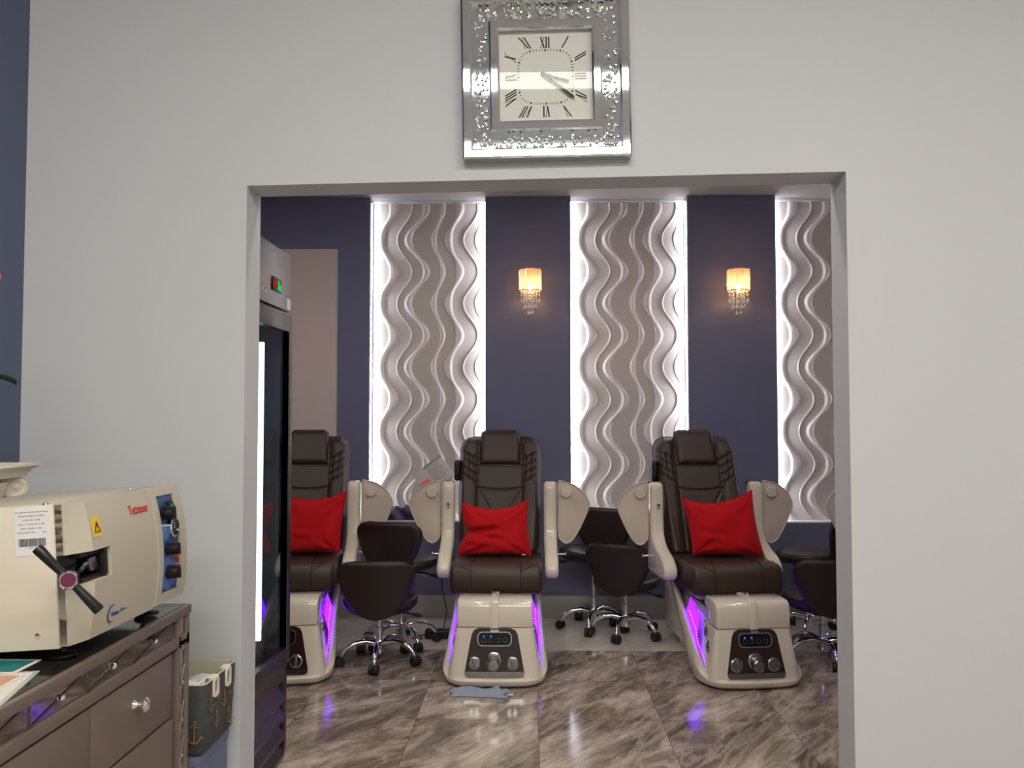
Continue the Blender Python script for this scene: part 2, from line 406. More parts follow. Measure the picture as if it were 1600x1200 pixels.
# ------------------------------------------------------------------ wave panels with light tape
def make_wave_panel():
    W, z0, z1, P = 0.874, SILL+0.0135, CZ-0.0235, 0.492
    zr = 2.712-0.10
    K = 0.00215
    # ridge lines: centre, swing, half width, extra half width at the turns, height (m)
    RID = [(.106, .056, .017, .018, .017), (.249, .058, .0050, .0, .009), (.346, .072, .010, .013, .016),
           (.509, .035, .007, .011, .015), (.628, .045, .011, .018, .017), (.756, .056, .0050, .0, .009)]
    nx, nz = 340, 230; rows = []
    for k in range(nz+1):
        z = z0 + (z1-z0)*k/nz
        ph = 2*PI*(z-zr)/P; s_ = math.cos(ph); s_ = s_*(1.06-0.06*s_*s_)
        row = []
        # tile joint: a hair groove each P below the top joint
        dj = abs(((z-2.712)/P) - round((z-2.712)/P))*P
        for i in range(nx+1):
            x = W*i/nx
            x0_, x7_ = .035+.022*s_, .835+.047*s_
            h = 0.010*smoothstep(-.006, .5, x/.1)
            if x < x0_: h = .016*max(0, x)/max(x0_, .012)
            elif x < .12: h = .016-.005*(x-x0_)/.09
            else: h = .010
            if x > x7_: h = max(-.006, .020-.022*(x-x7_)/max(.03, W-x7_+.02))
            elif x > .70+.05*s_: h = .010+.004*smoothstep(.70+.05*s_, x7_, x)
            for c, a, wd, ex, H in RID:
                d = x-(c+a*s_); w = wd+ex*s_*s_
                if abs(d) < 2.2*w: h = max(h, h+H*math.exp(-abs(d/w)**5))
            if dj < 0.003: h = max(0, h-0.0018)
            row.append((x, -h, z))
        rows.append(row)
    root = empty('wave_panel')
    b = MB(); b.grid(rows); b.build('relief_tiles', M['wave'], root, sharp=0)
    for x0, x1 in ((0.0, 0.003), (W-0.003, W)):
        MB().box(x0, x1, -0.066, -0.050, z0+0.005, z1-0.005).build('light_tape', M['led'], root)
    return root
wp = make_wave_panel()
names = ['white wave relief panel with lit edges, behind the gap left of the middle chair', 'white wave relief panel with lit edges, between the two wall sconces', 'white wave relief panel with lit edges, cut by the right side of the opening']
for i, (x0, x1) in enumerate(PANELS):
    o = wp if i == 0 else copy_tree(wp)
    o.location = ((x0+x1)/2-0.437, PY+0.001, 0); tag(o, names[i], 'wall panel', 'lit wave wall panels')

# ------------------------------------------------------------------ pedicure chair
LEG = M['leather']
def zrim(y): return catmull([(0, .056), (.05, .060), (.10, .085), (.16, .125), (.25, .175), (.35, .232), (.47, .30), (.60, .375), (.72, .442), (.90, .51), (1.35, .54)], y)
def backrest_mesh(quilt=True):
    zb, zt, HW = 0.60, 1.358, 0.278
    nu, nv = 96, 116
    segs = []
    for s_ in (-1, 1):
        segs += [((s_*.147, 1.30), (s_*.147, .62), .006, .012)]
        for j in range(4): segs.append(((s_*.152, 1.205-.05*j), (s_*.268, 1.268-.048*j), .0052, .013))
        segs += [((s_*.172, 1.235), (s_*.168, 1.06), .0048, .010), ((s_*.214, 1.25), (s_*.205, 1.085), .0048, .010)]
        segs += [((s_*.147, 1.015), (s_*.05, .87), .0048, .008), ((s_*.262, 1.24), (s_*.262, .66), .0045, .006)]
    for k in range(8):
        x0 = -.147+.294*k/8; x1 = -.147+.294*(k+1)/8
        f = lambda x: 1.008+0.014*(x/.147)**2
        segs.append(((x0, f(x0)), (x1, f(x1)), .006, .009))
    segs.append(((-.147, 1.165), (.147, 1.165), .006, .009))
    def hw(z):
        w = HW*(0.93+0.07*smoothstep(zb, zb+0.35, z))
        r = 0.10
        if z > zt-r: w -= r*(1-math.sqrt(max(0, 1-((z-zt+r)/r)**2)))
        if z < zb+0.05: w -= 0.05*(1-math.sqrt(max(0, 1-((zb+0.05-z)/0.05)**2)))
        return w
    front, back = [], []
    for k in range(nv+1):
        z = zb + (zt-zb)*k/nv; w = hw(z)
        rf, rb = [], []
        for i in range(nu+1):
            u = -1+2*i/nu
            u = math.copysign(1-(1-abs(u))**1.35, u)
            x = u*w
            e = min((1-abs(u))*w, (zt-z), (z-zb))
            round_ = math.sqrt(max(0, 1-(1-min(1, max(0, e)/0.045))**2))
            th = 0.085*round_
            bol = 0.022*smoothstep(.13, .19, abs(x))*(1-smoothstep(.24, .285, abs(x)))
            th += bol*round_
            for a, c, wd, dp in segs:
                d = segdist(x, z, a, c)
                if d < 3*wd: th -= dp*round_*math.exp(-(d/wd)**2)
            yc = 0.855 + (z-0.62)*0.40
            rf.append((x, yc-th, z)); rb.append((x, yc+0.05*round_, z))
        front.append(rf); back.append(rb)
    b = MB(); b.grid(front); b.grid(back); return b
def slab(outline_hw, z0, z1, yc, front, backt, edge, nu=28, nv=30):
    """soft cushion: half width per height, thickness ahead and behind"""
    F, B = [], []
    for k in range(nv+1):
        z = z0+(z1-z0)*k/nv; w = outline_hw(z); rf, rb = [], []
        for i in range(nu+1):
            u = -1+2*i/nu; u = math.copysign(1-(1-abs(u))**1.4, u)
            e = min((1-abs(u))*w, z1-z, z-z0); rd = math.sqrt(max(0, 1-(1-min(1, max(0, e)/edge))**2))
            y = yc(z); rf.append((u*w, y-front*rd, z)); rb.append((u*w, y+backt*rd, z))
        F.append(rf); B.append(rb)
    return MB().grid(F).grid(B)
def make_chair(number=None):
    root = empty('pedicure_chair')
    HW = 0.2875
    # --- tub shell: U-shaped boat, rim sweeping up towards the seat
    path = []
    n = 16
    for k in range(22): path.append((-HW, .96-(.96-0.16)*k/21, -1, 0))
    for k in range(1, n+1):
        t = R(90*k/n); path.append((-HW+0.13*(1-math.cos(t)), 0.16-0.16*math.sin(t)**1.0, -math.cos(t), -math.sin(t)))
    half = path[:]
    for k in range(1, 8):
        t = k/8.0; path.append((-(HW-0.13)+2*(HW-0.13)*t, -0.012*math.sin(PI*t), 0, -1))
    path += [(-x, y, -nx_, ny_) for x, y, nx_, ny_ in half[::-1]]
    rings = []
    for x, y, nx_, ny_ in path:
        zt = zrim(max(0, y)); bul = 0.016 if zt > .2 else 0.010
        flare = -0.012*smoothstep(.25, .55, zt)
        off = lambda d, z: (x+nx_*(d-.13*smoothstep(.15, .95, y)*(1-smoothstep(.0, .42, z))-.035*smoothstep(.3, .95, y)), y+ny_*d, z)
        rings.append([off(-.03, .004), off(0.0, .02), off(bul*.75, min(.07, zt*.6)), off(bul, min(.13, zt*.8)), off(flare+bul*.3, zt-.015), off(flare-.006, zt), off(flare-.022, zt-.002), off(flare-.032, zt-.02), off(-.04, min(.10, zt*.7)), off(-.06, .03)])
    b = MB(); b.loft(rings, closed=False)
    b.box(-.15, .15, .06, .94, .02, .05)
    b.build('tub_shell', M['tub'], root, sharp=50)
    # --- pedestal under the seat
    b = MB(); b.box(-.185, .185, .62, 1.18, .05, .455, .03, 3); b.box(-.20, .20, .40, .70, .405, .452, .015)
    b.build('seat_pedestal', M['tub'], root)
    # --- foot basin with rounded rims
    rows = []
    for k in range(9):
        y = .24 + .42*k/8; z = .352+.012*k/8; x = .165+.02*k/8
        rows.append([(-x-.012, y, .06), (-x-.012, y, z-.02), (-x, y, z), (-x+.022, y, z-.01), (-x+.035, y, .14), (-x+.08, y, .085), (x-.08, y, .085), (x-.035, y, .14), (x-.022, y, z-.01), (x, y, z), (x+.012, y, z-.02), (x+.012, y, .06)])
    b = MB(); b.loft(rows, closed=False)
    for s_ in (-1, 1): b.tube([(s_*.160, .24, .352), (s_*.172, .42, .360), (s_*.185, .63, .368)], .021, 12)
    b.build('foot_basin', M['tub'], root, sharp=45)
    # --- purple light strips along both rims, widened to stand for the lit basin wall
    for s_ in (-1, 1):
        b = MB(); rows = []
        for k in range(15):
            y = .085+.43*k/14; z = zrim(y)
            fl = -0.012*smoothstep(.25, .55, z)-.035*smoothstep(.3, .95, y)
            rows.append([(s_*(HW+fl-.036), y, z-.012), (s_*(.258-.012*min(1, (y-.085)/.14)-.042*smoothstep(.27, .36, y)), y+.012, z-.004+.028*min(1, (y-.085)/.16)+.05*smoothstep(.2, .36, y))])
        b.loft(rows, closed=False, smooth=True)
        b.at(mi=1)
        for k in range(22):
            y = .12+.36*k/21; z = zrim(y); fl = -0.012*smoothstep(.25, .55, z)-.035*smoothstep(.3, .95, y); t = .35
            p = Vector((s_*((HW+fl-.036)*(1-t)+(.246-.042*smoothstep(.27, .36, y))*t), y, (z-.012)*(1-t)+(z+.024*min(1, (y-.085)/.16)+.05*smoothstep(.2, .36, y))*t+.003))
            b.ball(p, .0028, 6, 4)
        b.build('light_strip_glow', [M['led_purple_glow'], M['led_dot']], root, label='glowing purple light strip, widened to stand for the lit basin wall', sharp=0)
    # --- console
    rr = []
    for z, hx, y0, y1, r in ((.045, .262, .022, .29, .05), (.075, .258, .026, .29, .045), (.14, .246, .034, .285, .035), (.22, .231, .044, .28, .03), (.30, .219, .054, .275, .028), (.319, .215, .058, .272, .026)):
        rr.append([(x, y, z) for x, y in rrect(-hx, hx, y0, y1, r, 4)])
    MB().loft(rr).build('console', M['tub'], root, sharp=50)
    prof = [(.055, .324), (.052, .36), (.056, .43), (.066, .456), (.088, .468), (.17, .472), (.245, .470), (.262, .455), (.262, .425), (.25, .408), (.215, .405), (.195, .385), (.19, .35), (.19, .324)]
    b = MB(); b.prism(prof, 'x', -.212, .212, .012, 3)
    prof2 = [(.046, .318), (.045, .43), (.058, .464), (.088, .477), (.25, .480), (.25, .46), (.10, .45), (.08, .33), (.07, .318)]
    b.prism(prof2, 'x', -.026, .022, .005, 2)
    lid = b.build('console_lid', M['tub'], root, sharp=40)
    b = MB(); b.lathe([(.006, 0), (.022, .002), (.024, .010), (.016, .018), (.004, .021)], (-.003, .16, .478)); b.build('lid_knob', M['chrome'], lid, label='small chrome knob')
    # --- wooden control panel on the sloping front
    fy = lambda z: interp([(.045, .022), (.075, .026), (.14, .034), (.22, .044), (.30, .054), (.325, .058)], z)
    tilt = math.atan((.054-.026)/(.30-.075))
    out = [(-.165, .085), (-.16, .068), (-.145, .062), (.145, .062), (.16, .068), (.165, .085), (.128, .285), (.115, .308), (.09, .318), (-.09, .318), (-.115, .308), (-.128, .285)]
    b = MB()
    A = [(x, fy(z)+.004, z) for x, z in out]; B = [(x, fy(z)-.006, z) for x, z in out]
    b.loft([A, B], smooth=False)
    cp = b.build('control_panel', M['wood'], root, label='glossy dark wood control panel')
    o2 = [(-.166, .088), (-.161, .066), (-.145, .060), (.145, .060), (.161, .066), (.166, .088)]
    MB().loft([[(x, fy(z)+.004, z) for x, z in o2], [(x, fy(z)-.0085, z) for x, z in o2]], smooth=False).build('kick_strip', M['knobm'], cp, label='shiny steel strip')
    S = lambda z, d: Vector((0, fy(z)-d, z))
    Tp = Matrix.Translation(S(.262, .006)) @ rot('X', -math.degrees(tilt))   # local panel frame, y out is -y
    b = MB(); b.at(Tp)
    b.loft([[(x, .0, z) for x, z in rrect(-.098, .098, -.041, .041, .03, 5)], [(x, -.007, z) for x, z in rrect(-.096, .096, -.039, .039, .028, 5)], [(x, -.007, z) for x, z in rrect(-.090, .090, -.034, .034, .023, 5)]], cap1=False)
    bez = b.build('display_frame', M['satin'], cp)
    b = MB(); b.at(Tp, 0); b.prism(rrect(-.091, .091, -.035, .035, .023, 4), 'y', -.006, -.001, smooth=False)
    b.at(Tp, 1)
    for k in range(4):
        cx = -.060+.040*k
        b.tube([(cx+.012*math.cos(t*PI/7), -.0065, -.006+.012*math.sin(t*PI/7)) for t in range(15)], .0013, 5)
    b.at(Tp, 2)
    for cx in (-.060, -.020): b.cyl((cx, -.005, .014), (cx, -.0075, .014), .0042, seg=10)
    b.build('display_screen', [M['screen'], M['icon'], M['blue_led']], cp, label='black display with two blue lights')
    for cx, z, big in ((-.112, .132, 0), (.100, .132, 0), (-.004, .150, 1)):
        T = Matrix.Translation(S(z, .006) + Vector((cx, 0, 0))) @ rot('X', -math.degrees(tilt))
        b = MB(); b.at(T)
        if big:
            b.lathe([(.044, 0), (.044, .008), (.036, .012), (.030, .012), (.030, .034), (.024, .042), (.004, .043)], (0, 0, 0), (0, -1, 0))
            b.lathe([(.033, .03), (.033, .052), (.026, .060), (.002, .061)], (0, 0, -.018), (0, -1, 0))
        else:
            b.lathe([(.037, 0), (.037, .006), (.031, .010), (.029, .010), (.028, .016), (.002, .017)], (0, 0, 0), (0, -1, 0))
            b.box(-.006, .006, -.028, -.012, -.028, .028, .003)
        b.build('control_knob', M['knobm'], cp)
    b = MB(); b.at(Matrix.Translation(S(.306, .006)) @ rot('X', -math.degrees(tilt))); b.prism(rrect(-.024, .024, -.005, .005, .0045, 3), 'y', -.003, .001); b.build('small_badge', M['chrome'], cp)
    # --- round drain caps and pins on the console sides
    for s_ in (-1, 1):
        b = MB(); b.lathe([(.026, 0), (.026, .005), (.020, .008), (.010, .006), (.002, .009)], (s_*.222, .20, .275), (s_, 0, .06)); b.build('jet_cap', M['steel'], root)
        b = MB(); b.lathe([(.008, 0), (.008, .006), (.002, .009)], (s_*.215, .235, .325), (s_, 0, .06)); b.build('lid_pin', M['chrome'], root)
    if number:
        T = Matrix.Translation((-.2375, .135, .205)) @ rot('Y', 4) @ rot('Z', -90) @ rot('X', 90)
        b = MB(); b.at(); b.text(number, .10, T, .0012); b.build('chair_number', M['ink'], root, label='black number %s on the side of the console' % number)
    # --- seat
    prof = [(.285, .455), (.262, .475), (.258, .53), (.262, .585), (.282, .618), (.32, .632), (.42, .630), (.82, .618), (.86, .60), (.86, .455)]
    b = MB(); b.at(mi=0); b.prism(prof, 'x', -.272, .272, .03, 4)
    b.at(mi=1)
    off = lambda y, z: (y, z)
    for sx in (-.145, .145):
        b.tube([(sx*1.0, .262, .47), (sx, .2565, .53), (sx, .2605, .586), (sx, .281, .620), (sx, .32, .6335), (sx, .36, .633)], .0028, 6)
        s_ = math.copysign(1, sx)
        b.tube([(sx, .262, .590), (sx+s_*.06, .283, .6215), (s_*.262, .40, .632)], .0028, 6)
        b.tube([(sx, .36, .633), (sx*.9, .60, .6265)], .0028, 6)
    b.build('seat', [LEG, M['stitch']], root, sharp=50)
    # --- backrest, headrest, remote pouch
    bk = backrest_mesh().build('backrest', LEG, root, sharp=0)
    hwf = lambda z: .143 - .012*smoothstep(1.28, 1.40, z) - .03*smoothstep(1.375, 1.405, z)**2
    slab(hwf, 1.170, 1.405, lambda z: .800+(z-.62)*.36+.015, .048, .085, .045).build('headrest', LEG, bk, sharp=0)
    b = MB(); b.box(-.312, -.268, .99, 1.07, 1.06, 1.20, .018, 3); b.build('remote_pouch', M['black'], bk, label='black pouch on the side of the backrest')
    # --- armrests tipped up, each with a folded tray
    ap = hermite_loop([(.80, 1.050), (.845, 1.072), (.885, 1.05), (.90, .95), (.90, .70), (.90, .53), (.86, .495), (.70, .49), (.56, .495), (.505, .52), (.505, .575), (.57, .63), (.69, .675), (.765, .73), (.785, .82), (.788, .95)], 5)
    to = [(.386, 1.062), (.425, 1.067), (.49, 1.047), (.548, 1.0), (.582, .945), (.584, .905), (.565, .85), (.525, .765), (.485, .70), (.455, .675), (.43, .672), (.405, .69), (.386, .73), (.386, .90)]
    tl_ = hermite_loop(to, 4)
    for s_ in (-1, 1):
        x0, x1 = sorted((s_*.290, s_*.376))
        b = MB(); b.prism(ap, 'x', x0, x1, .024, 4); arm = b.build('armrest', M['tub'], root, sharp=60)
        b = MB(); b.box(x0+.008, x1-.008, .896, .915, .70, 1.07, .008); b.build('arm_pad', M['leather2'], arm)
        if s_ < 0:
            b = MB(); b.at(mi=0).prism([(-.338, .905), (-.322, .905), (-.322, .935), (-.338, .935)], 'y', .780, .7875, smooth=False)
            b.at(mi=1).prism([(-.335, .909), (-.328, .909), (-.328, .921), (-.335, .921)], 'y', .7795, .785, smooth=False)
            b.build('arm_sticker', [M['steel_dark'], M['white']], arm)
        b = MB(); b.cyl((s_*.37, .80, .605), (s_*.435, .80, .605), .006); b.lathe([(.011, 0), (.013, .006), (.004, .010)], (s_*.43, .80, .605), (s_, 0, 0)); b.build('hinge_pin', M['chrome'], root)
        pts = [(s_*x, z) for x, z in tl_]
        b = MB(); b.prism(pts, 'y', .832, .856, .004, 2)
        b.tube([(x, .832, z) for x, z in pts] + [(pts[0][0], .832, pts[0][1])], .0045, 8)
        tr_ = b.build('folding_tray', M['traym'], root, sharp=40)
        b = MB(); b.lathe([(.037, 0), (.037, .012), (.033, .017), (.002, .018)], (s_*.440, .832, 1.003), (0, -1, 0)); b.build('tray_cap', M['tub'], tr_)
    return root
chair7 = make_chair('7')
chair6 = copy_tree(chair7)
def swap_number(root, num):
    for ch in list(root.children):
        if ch.name.startswith('chair_number'):
            bpy.data.objects.remove(ch)
    if num:
        T = Matrix.Translation((-.2375, .135, .205)) @ rot('Y', 4) @ rot('Z', -90) @ rot('X', 90)
        b = MB(); b.text(num, .10, T, .0012); b.build('chair_number', M['ink'], root, label='black number %s on the side of the console' % num)
swap_number(chair6, '6')
chair1 = copy_tree(chair7); swap_number(chair1, None)
chair4 = copy_tree(chair1)
def place_chair(o, cx, rz, pivot=0.9):
    a = R(rz); o.location = (cx + math.sin(a)*pivot, 4.56 + pivot*(1-math.cos(a)), 0); o.rotation_euler = (0, 0, a)
place_chair(chair7, -0.202, 0.3); place_chair(chair6, 1.138, 7.0); place_chair(chair1, -1.505, 6.5); place_chair(chair4, 2.50, 3.0)
G = 'brown pedicure spa chairs along the back wall'
tag(chair7, 'pedicure spa chair with number 7 on its tub, small blue towel at its foot', 'chair', G)
tag(chair6, 'pedicure spa chair with number 6 on its tub, right one in full view', 'chair', G)
tag(chair1, 'pedicure spa chair half hidden behind the glass door cooler', 'chair', G)
tag(chair4, 'pedicure spa chair at far right, only its tray peeking past the opening', 'chair', G)

# ------------------------------------------------------------------ pillows
def pillow(corners, y_bot, y_top, thick, seed, sag=0.03, pinch=0.0):
    """corners: TL TR BL BR as (x,z)"""
    rnd = random.Random(seed); TL, TR, BL, BR = corners; n = 44; F, B = [], []
    ph = [rnd.uniform(0, 6.28) for _ in range(8)]
    for k in range(n+1):
        v = k/n; rf, rb = [], []
        for i in range(n+1):
            u = i/n
            eu = 2*u-1; ev = 2*v-1
            x = (BL[0]*(1-u)+BR[0]*u)*(1-v)+(TL[0]*(1-u)+TR[0]*u)*v
            z = (BL[1]*(1-u)+BR[1]*u)*(1-v)+(TL[1]*(1-u)+TR[1]*u)*v
            x -= eu*abs(eu)*.016*(1-ev*ev); z -= ev*abs(ev)*(.014 + (sag if ev > 0 else -.004))*(1-eu*eu)
            x += pinch*math.exp(-((ev+.12)/.28)**2)*(1-u)**2
            m = max(0, (1-eu**4))*max(0, (1-ev**4)); t = thick*m**0.55
            cr = 0.0
            for q, (cx, cz) in enumerate(((-1, 1), (1, 1), (-1, -1), (1, -1))):
                d = math.hypot(eu-cx, ev-cz); ang = math.atan2(ev-cz, eu-cx)
                cr += .010*math.sin(ang*11+ph[q]+2*d)*math.exp(-((d-.45)/.32)**2)
            cr += (.013 if pinch else .005)*math.sin(3*eu+15*ev+ph[5])*math.exp(-((ev+.3)/.3)**2)*(1-smoothstep(-.2, .45, eu)) + .006*math.sin(5*eu-4*ev+ph[6])
            if pinch: t *= 1-.75*math.exp(-((ev+.12-.25*u)/.11)**2)*(1-smoothstep(.25, .62, u)); t *= 1-.3*math.exp(-((eu-.05)/.2)**2)*smoothstep(.2, 1, ev)
            y = y_bot+(y_top-y_bot)*v
            ax = (z*0.0)
            rf.append((x, y-t+cr*m, z+0)); rb.append((x, y+t*.9, z+0))
        F.append(rf); B.append(rb)
    return MB().grid(F).grid(B)
def put_pillow(cx, corners, seed, label, cy=5.16, lift=0.0, thick=0.08, sag=.03, pinch=0.0):
    b = pillow([(x, z+lift) for x, z in corners], -.03, .085, thick, seed, sag, pinch)
    o = b.build('throw_pillow', M['red'], None, (cx, cy, 0), sharp=0); tag(o, label, 'pillow', 'red velvet pillows on the spa chairs')
    return o
p7 = put_pillow(-.20, [(-.236, .955), (.190, .968), (-.252, .632), (.212, .632)], 3, 'red velvet pillow on the chair numbered 7, dented top edge and creased left side', sag=.04, pinch=.035)
MB().box(.150, .172, -.075, -.071, .643, .6485).build('care_tag', M['white'], p7)
put_pillow(1.145, [(-.190, .985), (.262, 1.035), (-.140, .640), (.305, .632)], 5, 'red velvet pillow leaning on the chair numbered 6, one pointed corner up', sag=.045)
put_pillow(-1.50, [(-.10, 1.00), (.335, 1.022), (-.10, .632), (.315, .645)], 9, 'red velvet pillow beside the glass door cooler, its left half behind it')

# ------------------------------------------------------------------ rolling stools
def make_stool(h, spin):
    """h = top of the seat; local +y is the way the sitter faces, backrest at -y"""
    root = empty('rolling_stool')
    b = MB(); b.lathe([(.012, .055), (.030, .06), (.034, .075), (.034, .125), (.026, .135), (.022, .15), (.022, .215), (.0145, .217), (.0145, h-.09)], seg=20); b.build('gas_column', M['chrome'], root)
    for k in range(5):
        a = R(-90+72*k+spin); d = Vector((math.cos(a), math.sin(a), 0))
        pts = [d*.024+Vector((0, 0, .118)), d*.09+Vector((0, 0, .135)), d*.15+Vector((0, 0, .128)), d*.20+Vector((0, 0, .105)), d*.228+Vector((0, 0, .072)), d*.232+Vector((0, 0, .052))]
        MB().tube(pts, [.019, .0165, .015, .014, .013, .012], 12).build('leg', M['chrome'], root)
        c = d*.238; t = Vector((-d.y, d.x, 0)); tw = Matrix.Rotation(random.uniform(-.7, .7), 3, 'Z') @ t
        b = MB()
        for s_ in (-1, 1): b.lathe([(.012, -.011), (.0285, -.011), (.0305, -.005), (.0305, .005), (.0285, .011), (.012, .011)], c+tw*s_*.0145+Vector((0, 0, .0305)), tw, 18)
        b.box(c.x-.016, c.x+.016, c.y-.016, c.y+.016, .030, .058, .008, 2)
        b.build('caster', M['rubber'], root)
    MB().box(-.075, .075, -.09, .09, h-.095, h-.072, .006).build('seat_plate', M['black'], root)
    b = MB(); b.tube([(.04, .02, h-.088), (.16, .03, h-.092), (.21, .03, h-.105)], .006, 8); b.tube([(.20, .03, h-.102), (.225, .03, h-.108), (.255, .03, h-.108)], [.008, .013, .010], 10); b.build('height_lever', M['black'], root)
    # seat: rounded saddle, front edge lifted a little
    rings = []
    for rr_, zz in ((.55, -.075), (.90, -.070), (.985, -.052), (1.0, -.030), (.97, -.012), (.86, -.002), (.6, .0), (.2, -.004), (.01, -.005)):
        ring = []
        for i in range(44):
            a = 2*PI*i/44; ca, sa = math.cos(a), math.sin(a)
            rx, ry = .225*(1+.06*(sa > 0)*sa), .200
            e = 2.4
            k = (abs(ca)**e+abs(sa)**e)**(-1/e)
            x, y = rx*k*ca*rr_, ry*k*sa*rr_+.02
            ring.append((x, y, h+zz+.02*(abs(x)/.22)**2*.8))
        rings.append(ring)
    MB().loft(rings).build('seat', M['leather2'], root, sharp=0)
    # backrest shell: broad top, tapering into the seat
    zb, zt = h-.085, h+.265
    def hw(z):
        v = (z-zb)/(zt-zb)
        w = catmull([(0, .02), (.04, .072), (.10, .115), (.25, .160), (.45, .198), (.62, .220), (.76, .231), (.86, .226), (.93, .206), (.975, .175), (1.0, .125)], v)
        return w
    F, B = [], []
    nu, nv = 30, 32
    for k in range(nv+1):
        z = zb+(zt-zb)*k/nv; v = k/nv; w = hw(z); rf, rb = [], []
        for i in range(nu+1):
            u = -1+2*i/nu; u = math.copysign(1-(1-abs(u))**1.4, u); x = u*w
            e = min((1-abs(u))*w, (zt-z), (z-zb)+.01); rd = math.sqrt(max(0, 1-(1-min(1, max(0, e)/.028))**2))
            yc = -.185 - .035*v + 1.3*x*x*.55
            rf.append((x, yc-.024*rd, z)); rb.append((x, yc+.026*rd, z))
        F.append(rf); B.append(rb)
    MB().grid(F).grid(B).build('backrest', M['leather2'], root, sharp=0)
    return root
low = make_stool(.385, 0); high = make_stool(.56, 53)
def stool(src, x, y, rz, label, first=False):
    o = src if first else copy_tree(src)
    o.location = (x, y, 0); o.rotation_euler = (0, 0, R(rz)); tag(o, label, 'stool', 'brown rolling stools between the spa chairs'); return o
stool(low, -.918, 5.03, 3, 'low brown rolling stool in front of a taller one, left of the chair numbered 7', True)
stool(high, -.850, 5.44, -17, 'tall brown rolling stool just behind the low stool left of the chair numbered 7', True)
stool(low, .655, 5.69, -22, 'low brown rolling stool facing the back wall, between the chairs numbered 7 and 6')
stool(high, .45, 5.87, 150, 'tall brown rolling stool against the back wall, between the chairs numbered 7 and 6')
stool(low, 1.80, 5.14, 0, 'low brown rolling stool at the right edge of the opening, back turned to us')
stool(high, 1.925, 5.76, 66, 'tall brown rolling stool at the right edge, only its seat showing over a low stool')

# ------------------------------------------------------------------ wall sconces
def make_sconce():
    root = empty('wall_sconce')
    b = MB(); b.lathe([(.055, 0), (.055, .012), (.03, .02), (.004, .022)], (0, 0, .0), (0, -1, 0)); b.build('wall_plate', M['chrome'], root)
    b = MB(); b.tube([(0, -.01, .0), (0, -.05, .0), (0, -.06, .06), (0, -.085, .118), (0, -.13, .118), (0, -.17, .09), (0, -.18, .06)], .006, 10); b.build('arm', M['chrome'], root)
    n = 40; R_ = .082; cy = -.18
    ring = lambda r, z: [(r*math.cos(2*PI*i/n), cy+r*math.sin(2*PI*i/n), z) for i in range(n)]
    b = MB(); b.loft([ring(R_, -.072), ring(R_, .080)], cap0=False, cap1=False); sh = b.build('lamp_shade', M['shade'], root)
    b = MB()
    for z in (-.072, .080): b.tube([(R_*math.cos(2*PI*i/n), cy+R_*math.sin(2*PI*i/n), z) for i in range(n+1)], .0035, 6)
    for k in range(5):
        a = 2*PI*k/5+.5; b.tube([(R_*math.cos(a), cy+R_*math.sin(a), -.072), (R_*math.cos(a), cy+R_*math.sin(a), .08)], .002, 5)
    b.build('shade_frame', M['chrome'], sh)
    b = MB(); b.cyl((0, cy, .06), (0, cy, .0), .012); b.build('socket', M['chrome'], root)
    MB().ball((0, cy, -.042), .017, 14, 10, sz=1.5).build('bulb', M['bulb'], root)
    rnd = random.Random(4)
    for r, m in ((.068, 12), (.045, 9), (.02, 4)):
        for k in range(m):
            a = 2*PI*k/m+r*20; x, y = r*math.cos(a), cy+r*math.sin(a); L = {.068: .06, .045: .10, .02: .14}[r]+rnd.uniform(-.008, .008)
            b = MB(); b.cyl((x, y, -.072), (x, y, -.075-L), .0008, seg=5)
            nb = int(L/.022)
            for j in range(nb): b.ball((x, y, -.082-j*.022), .0055, 8, 5)
            z = -.075-L; b.lathe([(.0005, 0), (.0075, -.010), (.0085, -.018), (.004, -.026), (.0005, -.029)], (x, y, z), seg=8, smooth=False)
            b.build('crystal_drop', M['drop'], root)
    return root
s1 = make_sconce(); s1.location = (.004, BY, 2.49); s2 = copy_tree(s1); s2.location = (1.522, BY, 2.485)
tag(s1, 'string drum sconce with crystal drops, above the chair numbered 7', 'wall lamp', 'crystal wall sconces'); tag(s2, 'string drum sconce with crystal drops, above the chair numbered 6', 'wall lamp', 'crystal wall sconces')

# ------------------------------------------------------------------ glass door cooler
fr = empty('display_cooler', (-1.032, 2.90, 0))          # local: x=0 is the front plane (faces +x), y 0..0.60
D = 0.72; Wf = 0.60; ZT = 2.193
b = MB(); b.box(-D, -.03, 0, .03, .09, 1.94); b.box(-D, -.03, Wf-.03, Wf, .09, 1.94); b.box(-D, -D+.03, 0, Wf, .09, 1.94); b.box(-D, -.03, 0, Wf, .36, .46)
b.build('cabinet_body', M['steel_dark'], fr)
b = MB(); b.box(-D+.031, -.032, .031, .035, .461, 1.94); b.box(-D+.031, -.032, Wf-.035, Wf-.031, .461, 1.94); b.box(-D+.031, -D+.035, .03, Wf-.03, .461, 1.94); b.build('liner', M['inner'], fr)
b = MB(); b.box(-D, 0, 0, Wf, 1.945, ZT, .006); hd = b.build('header_panel', M['steel'], fr)
b = MB(); b.at(mi=0); b.box(.0, .006, .338, .45, 2.005, 2.062, .003); b.at(mi=1); b.box(.006, .007, .35, .385, 2.018, 2.048); b.at(mi=2); b.box(.006, .0075, .40, .412, 2.015, 2.050); b.box(.006, .0075, .42, .438, 2.012, 2.034)
b.build('temperature_display', [M['black'], M['red_led'], M['green_led']], hd, label='black display with red and green digits')
MB().lathe([(.011, 0), (.011, .006), (.004, .009)], (0, .245, 1.99), (1, 0, 0)).build('key_lock', M['chrome'], hd)
MB().box(0, .0012, Wf-.06, Wf-.01, 1.955, 2.0).build('sticker', M['white'], hd)
b = MB()
